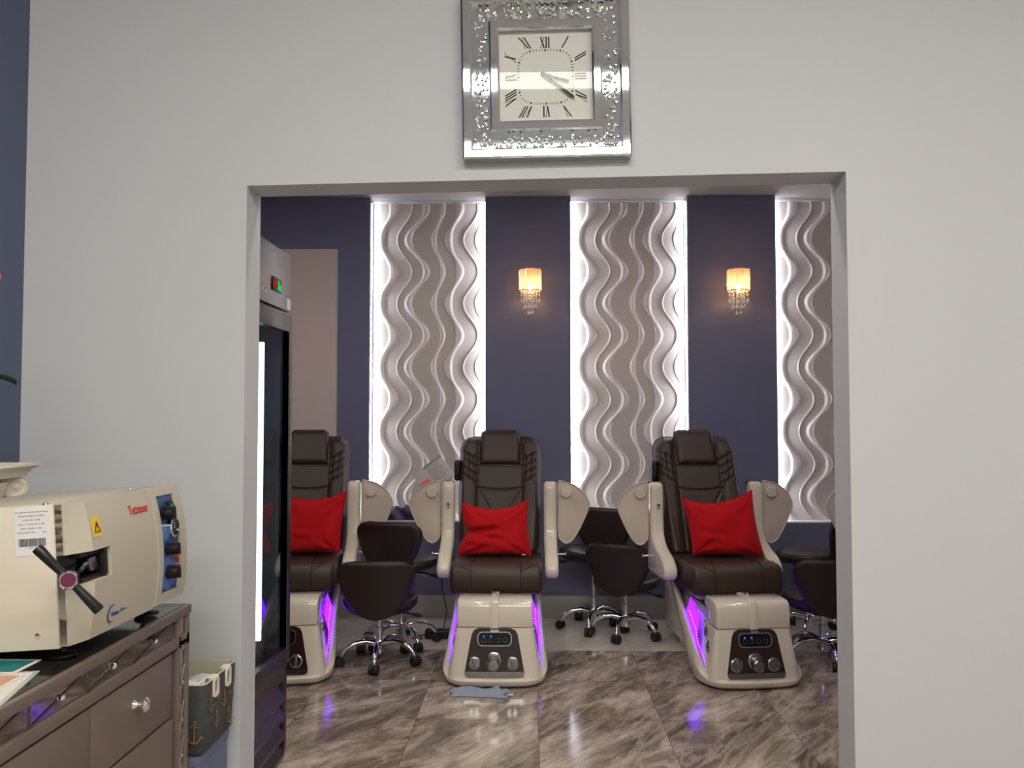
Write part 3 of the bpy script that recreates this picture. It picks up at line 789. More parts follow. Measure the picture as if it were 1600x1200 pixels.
for y0, y1, z0, z1 in ((.002, .05, .46, 1.932), (Wf-.05, Wf-.002, .46, 1.932), (.05, Wf-.05, .46, .535), (.05, Wf-.05, 1.855, 1.932)): b.box(-.028, .012, y0, y1, z0, z1, .004)
dr = b.build('door', M['steel_dark'], fr)
MB().box(-.008, -.004, .05, Wf-.05, .535, 1.855).build('glass_pane', M['glass'], dr)
b = MB(); b.box(.012, .03, .012, .03, 1.0, 1.4, .005); b.build('door_handle', M['steel'], dr)
MB().box(-.078, -.046, .388, .402, .60, 1.80, .004).build('light_tube', M['led_fridge'], fr, label='glowing white light tube')
for k in range(4):
    z = .72+.29*k; b = MB()
    for j in range(13): b.cyl((-D+.05, .05+j*(Wf-.1)/12, z), (-.10, .05+j*(Wf-.1)/12, z), .003, seg=6)
    for x in (-D+.05, -.35, -.10): b.cyl((x, .04, z-.004), (x, Wf-.04, z-.004), .004, seg=6)
    b.build('wire_shelf', M['steel_dark'], fr)
b = MB(); b.box(-D, -.03, .03, Wf-.03, .10, .36); b.build('motor_box', M['black'], fr)
b = MB(); b.box(-.03, .0, Wf-.035, Wf, .09, .452, .003); b.box(-.03, 0, 0, .035, .09, .452, .003); b.box(-.03, .0, .035, Wf-.035, .395, .452)
for k in range(4):
    z = .385-.078*k
    b.prism([(-.032, z-.0), (-.028, z+.004), (.004, z-.058), (.002, z-.064)], 'y', .035, Wf-.035, smooth=False)
    b.prism([(-.004, z-.052), (.004, z-.058), (.002, z-.078), (-.004, z-.078)], 'y', .035, Wf-.035, smooth=False)
b.build('louvre_grille', M['steel_dark'], fr)
for x in (-.66, -.06):
    for y in (.05, Wf-.05): MB().lathe([(.022, 0), (.022, .02), (.012, .03), (.012, .1)], (x, y, 0)).build('foot', M['black'], fr)
tag(fr, 'tall steel display cooler with a glass door and louvred base, left inside the opening', 'refrigerator')

# ------------------------------------------------------------------ mirrored wall clock
ck = empty('wall_clock', (.053, 2.698, 2.625)); ck.rotation_euler = (0, R(-1.0), 0)
H = .2775; DP = .045
def frame_bar(b, ri, ro, d0, d1, bevel):
    """mitred square frame, outer half size ro, inner half size ri, front at -d1"""
    sq = lambda r, y: [(-r, y, -r), (r, y, -r), (r, y, r), (-r, y, r)]
    t = [sq(ro, -d0), sq(ro, -d1+bevel*.5), sq(ro-bevel, -d1), sq(ri+bevel, -d1), sq(ri, -d1+bevel*.5), sq(ri, -d0)]
    b.loft(t, cap0=False, cap1=False, smooth=False)
b = MB(); frame_bar(b, H-.034, H, 0, DP, .006); b.build('outer_frame', M['mirror'], ck, sharp=4)
b = MB(); b.box(-H+.034, H-.034, -.012, -.002, -H+.034, H-.034); b.build('mirror_tray', M['mirror'], ck)
b = MB(); frame_bar(b, .153, .186, .012, .042, .006); b.build('inner_frame', M['mirror'], ck, sharp=4)
rnd = random.Random(11); b = MB()
for k in range(330):
    while True:
        x, z = rnd.uniform(-.238, .238), rnd.uniform(-.238, .238)
        if max(abs(x), abs(z)) > .193: break
    r = rnd.uniform(.0045, .0068)
    b.at(Matrix.Translation((x, -.016, z)) @ rot('Y', rnd.uniform(0, 90)) @ rot('X', rnd.uniform(-25, 25)))
    b.lathe([(.0005, -r*.8), (r, -r*.1), (r*.95, r*.1), (r*.55, r*.55), (.0005, r*.6)], (0, 0, 0), (0, -1, 0), 8, smooth=False)
g = b.build('loose_crystals', M['gem'], ck, sharp=0); g['kind'] = 'stuff'
b = MB(); b.box(-.153, .153, -.018, -.010, -.153, .153); b.build('dial', M['dial'], ck)
# roman numerals on a square dial: strokes run towards the centre
b = MB()
def numeral(hour, s):
    th = R(30*hour); dx, dz = math.sin(th), math.cos(th); r0, r1 = .0985, .134
    if abs(dz) >= abs(dx)-1e-6: side = 'v'; sg = math.copysign(1, dz); sh = dx/abs(dz)
    else: side = 'h'; sg = math.copysign(1, dx); sh = dz/abs(dx)
    def P(t, f):      # t: along the numeral's reading direction, f: 0 foot (towards the centre) .. 1 head
        q = r0+(r1-r0)*f
        if side == 'v': return (sh*q + t*sg, sg*q)
        return (sg*q, sh*q - t*sg)
    def stroke(t0, t1, w):
        a = [P(t0-w/2, 0), P(t0+w/2, 0), P(t1+w/2, 1), P(t1-w/2, 1)]
        b.prism(a, 'y', -.0186, -.0178, smooth=False)
    def serif(t, f, w): b.prism([P(t-w/2, f-.02), P(t+w/2, f-.02), P(t+w/2, f+.02), P(t-w/2, f+.02)], 'y', -.0186, -.0178, smooth=False)
    wd = {'I': .0085, 'V': .016, 'X': .0165}; tot = sum(wd[c] for c in s); t = -tot/2
    for c in s:
        w = wd[c]; m = t+w/2
        if c == 'I': stroke(m, m, .0050); serif(m, 0, .0075); serif(m, 1, .0075)
        if c == 'V': stroke(m, m-.0055,   .0052); stroke(m, m+.0055, .0020); serif(m-.0055, 1, .007); serif(m+.0055, 1, .006)
        if c == 'X': stroke(m+.0055, m-.0055,   .0052); stroke(m-.0055, m+.0055, .0020); [serif(m+q*.0055, f, .0065) for q in (-1, 1) for f in (0, 1)]
        t += w
for h, s in zip(range(1, 13), 'I II III IIII V VI VII VIII IX X XI XII'.split()):
    if h == 4: s = 'IV'
    numeral(h, s)
b.build('numerals', M['ink'], ck)
b = MB()
for k in range(60):
    a = R(6*k); e = 3.6; c_, s_ = math.cos(a), math.sin(a); q = (abs(c_)**e+abs(s_)**e)**(-1/e)
    p = Vector((s_*q*.0905, 0, c_*q*.0905)); d = Vector((s_, 0, c_)); n_ = Vector((c_, 0, -s_)); w = .0026 if k % 5 == 0 else .0011; l_ = .0036
    b.prism([(p+d*l_*i+n_*w*j).xz[:] for i, j in ((-1, -1), (-1, 1), (1, 1), (1, -1))], 'y', -.0186, -.0178, smooth=False)
b.build('minute_track', M['ink'], ck)
def hand(name, ang, L, w, y):
    a = R(ang); d = Vector((math.sin(a), math.cos(a))); n_ = Vector((d.y, -d.x)); o = Vector((-.008, .006))
    pts = [o+n_*w*.8, o+d*L*.25+n_*w, o+d*L*.3+n_*w*.55, o+d*L*.95+n_*w*.8, o+d*L, o+d*L*.95-n_*w*.8, o+d*L*.3-n_*w*.55, o+d*L*.25-n_*w, o-n_*w*.8, o-d*.012]
    b = MB(); b.prism([tuple(p) for p in pts], 'y', y-.001, y, smooth=False)
    b.lathe([(.0065, 0), (.0065, .003), (.001, .004)], (o.x, y, o.y), (0, -1, 0), 14); b.build(name, M['ink'], ck)
hand('hour_hand', 106.7, .09, .0062, -.024); hand('minute_hand', 128.7, .131, .0060, -.027)
MB().box(-.153, .153, -.034, -.0325, -.153, .153).build('dial_glass', M['dial_glass'], ck)
tag(ck, 'square mirrored wall clock with crystal-filled border, above the opening', 'clock')

# ------------------------------------------------------------------ mirrored dresser
DX, DT = -.974, .963
ds = empty('mirrored_dresser', (DX, .885, 0)); LW = 1.465      # local: x=0 front, y 0..LW
b = MB(); b.box(-.66, -.022, .0, LW, .06, DT-.03, .003); b.build('carcass', M['taupe'], ds)
b = MB(); b.at(mi=0).box(-.665, -.012, -.0, LW, DT-.028, DT-.0, .002); b.at(mi=1).box(-.012, .004, -.004, LW+.003, DT-.0255, DT, .003); b.build('top_board', [M['taupe_top'], M['taupe']], ds, label='dark glossy top with a taupe front edge')
# mirrored frieze with diamond lattice
F0, F1, CELL = .0895, LW-.10, .2137
b = MB(); b.box(-.022, -.008, .06, LW-.09, DT-.077, DT-.0255); fz = b.build('mirror_frieze', M['mirror_old'], ds, label='mirrored band')
for k in range(6):
    y1 = 2.2495-.885-k*CELL; y0 = y1-CELL
    zc0, zc1 = DT-.075, DT-.027; cy, cz = (y0+y1)/2, (zc0+zc1)/2
    b = MB()
    for yy, zz in ((y0+.004, zc0), (y0+.004, zc1), (y1-.004, zc0), (y1-.004, zc1)):
        d = Vector((0, yy-cy, zz-cz)); n_ = Vector((0, -d.z, d.y)).normalized()*.0035
        c = Vector((0, cy, cz))
        A = [(-.008,)+tuple((c+n_*q)[1:]) for q in (-1, 1)]+[(-.008,)+tuple((c+d+n_*q)[1:]) for q in (1, -1)]
        Bq = [(-.006,)+tuple((c+n_*q*.85)[1:]) for q in (-1, 1)]+[(-.006,)+tuple((c+d+n_*q*.85)[1:]) for q in (1, -1)]
        b.loft([A, Bq], smooth=False)
    b.box(-.008, -.005, y0-.002, y0+.002, zc0, zc1)
    b.build('lattice', M['mirror_bar'], fz, sharp=5)
    b = MB(); b.lathe([(.0065, 0), (.0065, .003), (.004, .006), (.0005, .007)], (-.004, cy, cz), (1, 0, 0), 10, smooth=False); b.build('crystal_stud', M['crystal'], fz)
b = MB(); b.box(-.022, 0, .0, LW, DT-.105, DT-.077, .002); b.build('rail', M['taupe'], ds)
rowz = [(.683, .851), (.480, .676), (.277, .473), (.08, .27)]
for r0, (z0, z1) in enumerate(rowz):
    for k in range(3):
        y1 = 2.243-.885-.4155*k; y0 = y1-.4155+.004
        b = MB(); b.box(-.02, -.003 if r0 == 0 else .001, y0, y1, z0, z1, .002); dw = b.build('drawer', M['taupe'], ds)
        cy, cz = (y0+y1)/2-.01, (z0+z1)/2+.022
        b = MB(); b.lathe([(.012, 0), (.010, .003), (.006, .010), (.006, .016), (.010, .020)], (-.002, cy, cz), (1, 0, 0), 16)
        b.lathe([(.008, .018), (.017, .026), (.0185, .031), (.011, .037), (.001, .039)], (-.002, cy, cz), (1, 0, 0), 8, smooth=False); b.build('drawer_knob', M['crystal'], dw, label='cut crystal knob')
for y0 in (0.0, LW-.072):
    b = MB(); b.at(mi=0); b.box(-.022, .0, y0+.0, y0+.016, .0, DT-.0255, .002); b.box(-.022, .0, y0+.052, y0+.072, .0, DT-.0255, .002); b.box(-.022, 0, y0, y0+.072, DT-.110, DT-.090, .002)
    b.at(mi=1); b.box(-.02, -.006, y0+.016, y0+.052, .02, DT-.03)
    for k in range(8):
        zc = .80-.1*k
        for sy in (-1, 1):
            for sz in (-1, 1):
                b.tube([(-.006, y0+.034, zc+sz*.048), (-.006, y0+.034+sy*.017, zc)], .0025, 4, smooth=False)
    b.at(mi=2)
    for k in range(8): b.lathe([(.007, 0), (.006, .004), (.0005, .007)], (-.005, y0+.034, .85-.1*k), (1, 0, 0), 8, smooth=False)
    b.build('mirrored_post', [M['taupe'], M['mirror_old'], M['crystal']], ds)
tag(ds, 'taupe mirrored dresser with lattice frieze and crystal knobs, left foreground', 'dresser')

# ------------------------------------------------------------------ tabletop steam sterilizer
ac = empty('tabletop_sterilizer', (-.985, 1.768, DT+.013), -1.5); ac.rotation_euler[1] = R(-4)      # local: x=0 front (faces +x), y 0..AW, z 0 = dresser top
AW, Z0, Z1 = .512, .027, .334
fx = lambda z: .004+.020*(1-((z-.18)/.155)**2)
b = MB(); b.box(-.43, -.03, .010, AW-.004, Z0+.004, Z1-.004, .004); b.box(-.42, -.05, .03, AW-.03, Z1-.006, Z1+.001, .002); b.build('body', M['cream2'], ac)
b = MB(); b.box(-.432, -.030, -.002, .012, Z0-.004, Z1, .003); sd = b.build('side_cover', M['cream'], ac)
b = MB(); b.box(-.034, -.014, .004, .05, Z0+.002, Z1-.002); b.build('door_gasket', M['black'], ac)
# curved front cover with chamfered near edge, latch opening and control frame
def cover_x(u, z): t = max(0, min(1, (u-.004)/.052)); return -.010*(1-t) + fx(z)*t
b = MB()
def patch(u0, u1, z0, z1, dx=0.0, nu=8, nz=18, back=-.03):
    fr_ = [[(cover_x(u0+(u1-u0)*i/nu, z0+(z1-z0)*k/nz)+dx, u0+(u1-u0)*i/nu, z0+(z1-z0)*k/nz) for i in range(nu+1)] for k in range(nz+1)]
    b.grid(fr_)
    for side in ([r[0] for r in fr_], [r[-1] for r in fr_], fr_[0], fr_[-1]): b.grid([side, [(back, p[1], p[2]) for p in side]], smooth=False)
HOLE = (.012, .128, .155, .222)
patch(.004, .056, Z0, HOLE[2]); patch(.056, .345, Z0, HOLE[2]); patch(.004, .056, HOLE[3], Z1); patch(.056, .345, HOLE[3], Z1); patch(HOLE[1], .345, HOLE[2], HOLE[3])
cv = b.build('front_cover', M['cream2'], ac, sharp=30)
b = MB(); b.box(-.032, -.026, .012, .127, .157, .220); b.box(-.03, .016, .112, .1275, .158, .219, .003); b.box(-.03, .008, .03, .127, .156, .166); b.box(-.03, .008, .03, .127, .211, .2205)
b.build('latch_recess', M['black'], ac)
b = MB(); b.box(-.026, .004, .078, .108, .172, .206, .006); b.cyl((-.01, .05, .19), (-.01, .085, .19), .008); b.build('latch_lug', M['steel'], ac, label='steel latch lug')
b = MB()
patch(.349, .375, Z0+.004, Z1, .0035); patch(.470, AW, Z0+.004, Z1, .0035); patch(.375, .470, Z0+.004, Z0+.03, .0035); patch(.375, .470, Z1-.022, Z1, .0035)
b.build('control_frame', M['cream2'], ac, sharp=30)
PA, PB = (.375, Z0+.03), (.470, Z1-.022)
b = MB(); b.at(mi=0); b.grid([[(fx(PA[1]+(PB[1]-PA[1])*k/14)-.002, u, PA[1]+(PB[1]-PA[1])*k/14) for u in (PA[0], PB[0])] for k in range(15)])
pn = lambda fu, fv: (PA[0]+(PB[0]-PA[0])*fu, PB[1]-(PB[1]-PA[1])*fv)
b.at(mi=1)
for cu, cv_, ru, rv in ((.45, .80, .50, .17), (.25, .40, .28, .06)):
    u0, z0 = pn(cu, cv_); n = 24
    b.loft([[(fx(z0+rv*.27*math.sin(2*PI*i/n)*q)-.0012, u0+ru*.095*q*math.cos(2*PI*i/n), z0+rv*.27*q*math.sin(2*PI*i/n)) for i in range(n)] for q in (.02, 1)], cap0=True, cap1=False)
cpn = b.build('control_panel', [M['panel_blue'], M['panel_blue2']], ac, label='blue control panel')
for fu, fv, r in ((.32, .185, .019), (.36, .56, .017), (.40, .80, .019)):
    u, z = pn(fu, fv); x = fx(z)-.002
    b = MB(); b.lathe([(r, 0), (r, .010), (r*.72, .012), (r*.68, .03), (.001, .031)], (x, u, z), (1, 0, 0), 16); b.box(x+.01, x+.034, u-.005, u+.005, z-r*.9, z+r*.9, .002); b.build('control_knob', M['black'], cpn)
u, z = pn(.66, .155); b = MB(); b.at(mi=0).box(fx(z)-.004, fx(z)+.008, u-.012, u+.012, z-.018, z+.022, .003); b.at(mi=1).box(fx(z)+.004, fx(z)+.014, u-.008, u+.008, z-.014, z+.014, .003); b.build('rocker_switch', [M['black'], M['green']], cpn, label='green rocker switch')
u, z = pn(.62, .35); b = MB(); b.at(mi=0); b.lathe([(.026, -.004), (.026, .012), (.023, .015), (.0215, .014), (.0212, .005)], (fx(z)-.002, u, z), (1, 0, 0), 28)
b.at(mi=1); b.lathe([(.021, .004), (.021, .0105), (.001, .0106)], (fx(z)-.002, u, z), (1, 0, 0), 24); b.at(mi=2); b.box(fx(z)+.007, fx(z)+.0095, u-.001, u+.001, z-.002, z+.014)
b.build('pressure_gauge', [M['chrome'], M['black'], M['white']], cpn, label='chrome ringed pressure gauge')
for fu, fv in ((.80, .655), (.82, .765)):
    u, z = pn(fu, fv); MB().lathe([(.008, 0), (.008, .012), (.001, .015)], (fx(z)-.003, u, z), (1, 0, 0), 14).build('indicator_lamp', M['orange'], cpn)
# markings on the cover
def face_T(u, z, dx=.001): 
    sl = math.degrees(math.atan(-.04*(z-.18)/.155**2))
    return Matrix.Translation((cover_x(u, z)+dx, u, z)) @ rot('Y', sl) @ rot('Z', 90) @ rot('X', 90)
b = MB(); b.text('Tuttnauer', .0265, face_T(.278, .290)@Matrix.Diagonal((.88, 1.25, 1, 1))); b.build('red_lettering', M['red_ink'], cv)
b = MB(); T = face_T(.150, .062); b.text('Value', .016, T, .0005); b.at(mi=1); b.text('klave', .014, face_T(.186, .064), .0004)
b.at(T, 0); arc = [R(70+220*k/16) for k in range(17)]
o_, i_ = [(-.014+.021*math.cos(a), .002+.021*math.sin(a)) for a in arc], [(-.0115+.0175*math.cos(a), .002+.0185*math.sin(a)) for a in arc]
b.loft([[(x, y, .0004) for x, y in o_], [(x, y, .0004) for x, y in i_]], closed=False, smooth=False); b.build('blue_logo', [M['blue_ink'], M['panel_blue2']], cv)
T = face_T(.082, .272); b = MB(); b.at(T, 0); b.prism(rrect(-.016, .016, -.022, .022, .003, 2), 'z', -.0002, .0006, smooth=False)
b.at(T, 1)
tri = [(-.011, -.012), (.011, -.012), (0, .012)]
for p, q in zip(tri, tri[1:]+tri[:1]): b.tube([(p[0], p[1], .0012), (q[0], q[1], .0012)], .0012, 4)
b.tube([(0, .006, .0012), (0, -.003, .0012)], .0012, 4); b.ball((0, -.008, .001), .0014, 6, 4)
b.build('warning_label', [M['yellow'], M['ink']], cv, label='yellow warning label with black triangle')
# rating plate on the side
T = Matrix.Translation((-.078, -.0022, .277)) @ rot('X', 90)
b = MB(); b.at(T, 0); b.prism(rrect(-.038, .038, -.050, .050, .001, 1), 'z', 0, .0006, smooth=False)
b.mi = 1
b.text('TUTTNAUER AUTOCLAVE STEAM STERILIZER', .0038, T @ Matrix.Translation((0, .044, .0006)), .0002)
for y, ss in ((.036, 'MODEL (ValueKlave)   S/N (2003)'), (.027, 'VOLTS (120)   HZ (60)'), (.018, 'AMP (11)  WATT(1320)  W 1300'), (.009, '(40) PSI   (2.8) BAR   (135) C'), (.000, 'PROTECTION CLASS 1            IPX0')):
    b.text(ss, .0042, T @ Matrix.Translation((0, y, .0006)), .0002)
b.at(T, 1); x = -.030; rnd = random.Random(2)
while x < .030:
    w = rnd.choice((.0006, .0009, .0015)); b.box(x, x+w, -.030, -.013, .0006, .0009); x += w+rnd.choice((.0006, .0009))
b.text('17730038  2003', .0036, T @ Matrix.Translation((0, -.034, .0006)), .0002)
b.build('rating_plate', [M['white'], M['ink']], sd, label='white rating plate with barcode')
b = MB(); b.lathe([(.006, 0), (.0055, .003), (.001, .004)], (-.075, -.002, .055), (0, -1, 0), 12); b.build('side_screw', M['chrome'], sd)
for x, y in ((-.06, .06), (-.06, AW-.07), (-.38, .06), (-.38, AW-.07)):
    dz = .0165 if x < -.2 else -.0065
    MB().lathe([(.030, dz), (.030, dz+.005), (.022, dz+.008), (.007, dz+.009), (.007, .037)], (x, y, 0)).build('foot', M['black'], ac)
for x, y in ((-.065, .03), (-.075, AW-.10)):
    b = MB(); b.lathe([(.007, 0), (.006, .004), (.001, .005)], (x, y, Z1-.001), (0, 0, 1), 10); b.build('top_screw', M['chrome'], ac)
# swing bolt and T handle
hub = Vector((.058, -.100, .186)); axis = Vector((.50, -.86, .06)).normalized(); root_p = Vector((-.012, .060, .186))
b = MB(); b.at(mi=0); b.tube([root_p, root_p+(hub-root_p)*.5, hub-axis*.02], [.012, .012, .015], 14)
b.lathe([(.012, -.045), (.015, -.03), (.016, -.012), (.0195, -.004), (.0195, .004), (.016, .008), (.001, .008)], hub, axis, 24)
b.at(mi=1); b.lathe([(.0145, .007), (.0145, .0095), (.001, .010)], hub, axis, 24)
bl = b.build('swing_bolt', [M['chrome'], M['purple_cap']], ac, label='chrome swing bolt with plum cap')
side = axis.cross(Vector((0, 0, 1))).normalized(); up = side.cross(axis).normalized()
if side.x > 0: side = -side
armd = (side*.60+up*.80).normalized()
for s_ in (1, -1):
    b = MB(); p = hub-axis*.010
    b.tube([p+armd*s_*.012, p+armd*s_*.03, p+armd*s_*.055, p+armd*s_*.086, p+armd*s_*.090], [.0075, .0085, .0100, .0115, .0100], 16); b.build('handle_grip', M['black'], bl)
tag(ac, 'cream tabletop steam sterilizer with T handle, on the mirrored dresser', 'sterilizer')

# ------------------------------------------------------------------ papers on the dresser
def sheet(name, x, y, w, h, rz, mats, label, cat, z=DT, th=.0012, rows=None):
    b = MB(); b.at(mi=0); b.prism(rrect(-w/2, w/2, -h/2, h/2, .006, 3), 'z', 0, th, smooth=False)
    b.at(mi=1); b.prism(rrect(-w/2+.01, w/2-.01, -h/2+.01, h/2-.01, .004, 2), 'z', th, th+.0002, smooth=False)
    if rows: rows(b)
    o = b.build(name, mats, None, (x, y, z)); o.rotation_euler = (0, 0, R(rz)); tag(o, label, cat); return o
sheet('plastic_sleeve', -1.125, 1.585, .25, .23, 14, [M['sleeve'], M['paper']], 'clear plastic sleeve with white sheet at the dresser edge, under the peach print', 'sleeve')
sheet('art_print', -1.155, 1.59, .24, .20, 4, [M['paper'], M['paper_art']], 'peach coloured printed sheet lying on a clear sleeve, below the sterilizer', 'paper', z=DT+.0015)
sheet('teal_card', -1.185, 1.748, .23, .10, 0, [M['paper'], M['teal']], 'white edged teal printed card under the near edge of the sterilizer', 'card', z=DT+.0020)

# ------------------------------------------------------------------ fabric basket on a blue box
bk_ = empty('fabric_basket', (-1.135, 2.552, .495))
b = MB(); hx, hy = .176, .128
def brings(z, g, r): return [(x, y, z) for x, y in rrect(-hx-g, hx+g, -hy-g, hy+g, r, 4)]
b.at(mi=0); b.loft([brings(.0, -.014, .02), brings(.012, -.005, .022), brings(.10, .0, .022), brings(.212, .004, .022)], cap1=False)
b.at(mi=1); b.loft([brings(.212, .004, .022), brings(.214, .001, .020), brings(.212, -.002, .02), brings(.02, -.012, .02)], cap0=False)
b.build('basket_shell', [M['weave'], M['lining']], bk_, sharp=50)
def anchor(b, T, s):
    b.at(T)
    b.tube([(.13*s*math.cos(t*PI/6), .80*s+.13*s*math.sin(t*PI/6), 0) for t in range(13)], .045*s, 5)
    b.box(-.055*s, .055*s, -.9*s, .68*s, -.0004, .0006); b.box(-.34*s, .34*s, .40*s, .50*s, -.0004, .0006)
    arc = [(.58*s*math.cos(R(200+14*k)), -.28*s+.60*s*math.sin(R(200+14*k))) for k in range(11)]
    arc2 = [(x*.86, y*.86+.02*s) for x, y in arc]
    b.loft([[(x, y, .0004) for x, y in arc], [(x, y, .0004) for x, y in arc2]], closed=False, smooth=False)
    for q in (-1, 1): b.prism([(q*.42*s, -.40*s), (q*.74*s, -.46*s), (q*.66*s, -.16*s)], 'z', -.0004, .0006, smooth=False)
for x, z in ((.105, .150), (.150, .075), (.06, .055), (.0, .15), (-.06, .06), (-.12, .14), (.110, .012)):
    b = MB(); anchor(b, Matrix.Translation((x, -hy-.0052, z)) @ rot('X', 90), .036); b.build('gold_anchor', M['gold'], bk_)
for y, z in ((-.085, .145), (-.04, .085), (-.03, .165), (.02, .125), (.075, .145), (.06, .06), (.085, .045)):
    b = MB(); anchor(b, Matrix.Translation((hx+.0052, y, z)) @ rot('Z', 90) @ rot('X', 90), .027); b.build('gold_anchor', M['gold'], bk_)
for y in (-.055, .045):
    b = MB(); ring = lambda g, x: [(x, y+p, .190+q) for p, q in rrect(-.020+g, .020-g, -.034+g, .026-g, .012-g*.6, 4)]
    b.loft([ring(0, hx+.004), ring(0, hx+.010), ring(.009, hx+.010), ring(.009, hx+.004)], cap0=False, cap1=False, smooth=False)
    b.box(hx-.014, hx+.009, y-.018, y+.018, .210, .219, .003); b.build('grommet_handle', M['strap'], bk_, label='cream grommet handle')
tag(bk_, 'grey woven basket printed with gold anchors, behind the dresser end', 'basket')
b = MB(); rnd = random.Random(8); rows = []
for k in range(7): rows.append([(-.10+.03*i+rnd.uniform(-.008, .008), -.06+.022*k, .085+rnd.uniform(-.018, .02)) for i in range(7)])
b.grid(rows); rows = [[(p[0], p[1], -.015-.045) for p in r] for r in rows]
o = b.build('plastic_bag', M['bag'], None, (-1.08, 2.52, .592), sharp=0); k = o.modifiers.new('thick', 'SOLIDIFY'); k.thickness = .002
tag(o, 'crumpled clear plastic bag inside the anchor print basket', 'bag')
b = MB(); b.box(-.175, .165, -.125, .125, 0, .485, .01, 3); b.box(-.178, .168, -.128, .128, .455, .494, .008, 2)
o = b.build('storage_box', M['bin'], None, (-1.145, 2.555, 0)); tag(o, 'plain blue storage box under the anchor print basket', 'box')

# ------------------------------------------------------------------ white capital plant stand with orchid
cp_ = empty('capital_stand', (-1.552, 2.235, DT))
b = MB(); b.lathe([(.085, 0), (.085, .02), (.072, .03), (.068, .05), (.066, .22), (.072, .225), (.074, .24)], seg=28); b.build('column_shaft', M['plaster'], cp_)
b = MB(); sq = lambda h_, z: [(x, y, z) for x, y in rrect(-h_, h_, -h_, h_, .004, 2)]
b.loft([sq(.104, .364), sq(.106, .370), sq(.109, .376), sq(.113, .384), sq(.124, .391), sq(.128, .395), sq(.128, .402)]); b.build('abacus', M['plaster'], cp_)
b = MB(); b.lathe([(.074, .24), (.085, .26), (.078, .29), (.09, .32), (.098, .352)], seg=28)
for k in range(12):
    a = 2*PI*k/12; d = Vector((math.cos(a), math.sin(a), 0)); b.tube([d*.070+Vector((0, 0, .235)), d*.083+Vector((0, 0, .262)), d*.098+Vector((0, 0, .285)), d*.102+Vector((0, 0, .278))], [.012, .014, .011, .004], 8)
for sx in (-1, 1):
    for sy in (-1, 1):
        d = Vector((sx, sy, 0)).normalized(); t = Vector((-d.y, d.x, 0))
        pts = []
        for k in range(30):
            a = -PI/2+k/29*4.2*PI; rr_ = .033*(1-k/34); pts.append(d*(.118+rr_*math.cos(a+PI)*.95)+Vector((0, 0, .335+rr_*math.sin(a+PI))))
        b.tube(pts, [.012-.006*k/29 for k in range(30)], 8)
        b.ball(d*.118+Vector((0, 0, .335)), .013, 10, 8); b.tube([d*.05+Vector((0, 0, .352)), d*.10+Vector((0, 0, .362)), d*.125+Vector((0, 0, .358))], [.02, .016, .012], 8)
b.build('scroll_capital', M['plaster'], cp_)
tag(cp_, 'white plaster capital plant stand behind the sterilizer', 'plant stand')
pl = empty('potted_orchid', (-1.55, 2.22, DT+.402))
b = MB(); b.lathe([(.04, 0), (.06, .06), (.066, .10), (.060, .10), (.05, .085), (.001, .085)]); b.build('pot', M['plaster'], pl)
def leaf(b, p, d, L, w, drop):
    d = Vector(d).normalized(); n_ = Vector((-d.y, d.x, 0)).normalized(); rows = []
    for k in range(11):
        t = k/10; c = Vector(p)+d*L*t+Vector((0, 0, (.05 if drop > .02 else .012)*math.sin(PI*t)-drop*t*t)); ww = w*math.sin(PI*min(1, t*.93+.07))**.7+.001
        rows.append([c-n_*ww+Vector((0, 0, .012)), c-n_*ww*.5+Vector((0, 0, .002)), c, c+n_*ww*.5+Vector((0, 0, .002)), c+n_*ww+Vector((0, 0, .012))])
    b.grid(rows)
for d, L, dr_ in (((-1, .1, 0), .06, .03), ((-.3, -1, 0), .12, .05), ((-.2, 1, 0), .10, .04), ((.55, -.85, 0), .12, .06)):
    b = MB(); leaf(b, (0, 0, .115), d, L, .03, dr_); b.build('leaf', M['leaf'], pl, sharp=0)
b = MB(); leaf(b, (0, 0, .232), (1, .05, 0), .135, .030, .012); b.build('leaf', M['leaf'], pl, sharp=0)
st = MB(); st.tube([(0, 0, .085), (0, 0, .25), (.01, -.01, .42), (.06, -.02, .52)], .004, 6); st.build('stem', M['leaf'], pl)
for c in ((.078, -.02, .515), (.035, -.02, .47), (.01, .01, .43)):
    b = MB()
    for k in range(5):
        a = 2*PI*k/5; b.ball(Vector(c)+Vector((math.cos(a)*.014, -.004, math.sin(a)*.014)), .013, 8, 6, sy=.35)
    b.build('blossom', M['petal'], pl, label='pink blossom')
tag(pl, 'orchid with dark leaves and pink blossoms on the capital stand, at the left edge', 'plant')

# ------------------------------------------------------------------ towel, magazine, cloth, cable
rows = []; rnd = random.Random(6); n = 34; m = 12
for k in range(m+1):
    row = []
    for i in range(n+1):
        u, v = i/n, k/m; x = -.155+.30*u; y = -.055+.10*v+.012*math.sin(3*u+1)
        e = min(u, 1-u)*n/3; ee = min(v, 1-v)*m/2.5; h = .026*min(1, e)*min(1, ee)**.6
        h += .006*math.sin(11*u+5*v)*min(1, ee)+(.012*math.exp(-((u-.86)/.05)**2))*min(1, ee)
        row.append((x+.012*math.sin(6*v), y, max(.002, h+.004)))
    rows.append(row)
b = MB(); b.grid(rows); b.grid([[(p[0], p[1], .001) for p in r] for r in rows])
b.tube([(.115, -.015, .018), (.135, -.04, .022), (.155, -.015, .02), (.14, .01, .016), (.12, .0, .014)], [.012, .014, .014, .013, .01], 8)
tw = b.build('hand_towel', M['towel'], None, (-.275, 4.47, 0), sharp=0); tag(tw, 'folded blue hand towel on the marble floor at the foot of the chair numbered 7', 'towel')
b = MB(); b.box(.15, .185, -.035, -.015, .008, .010); b.build('care_tag', M['white'], tw)

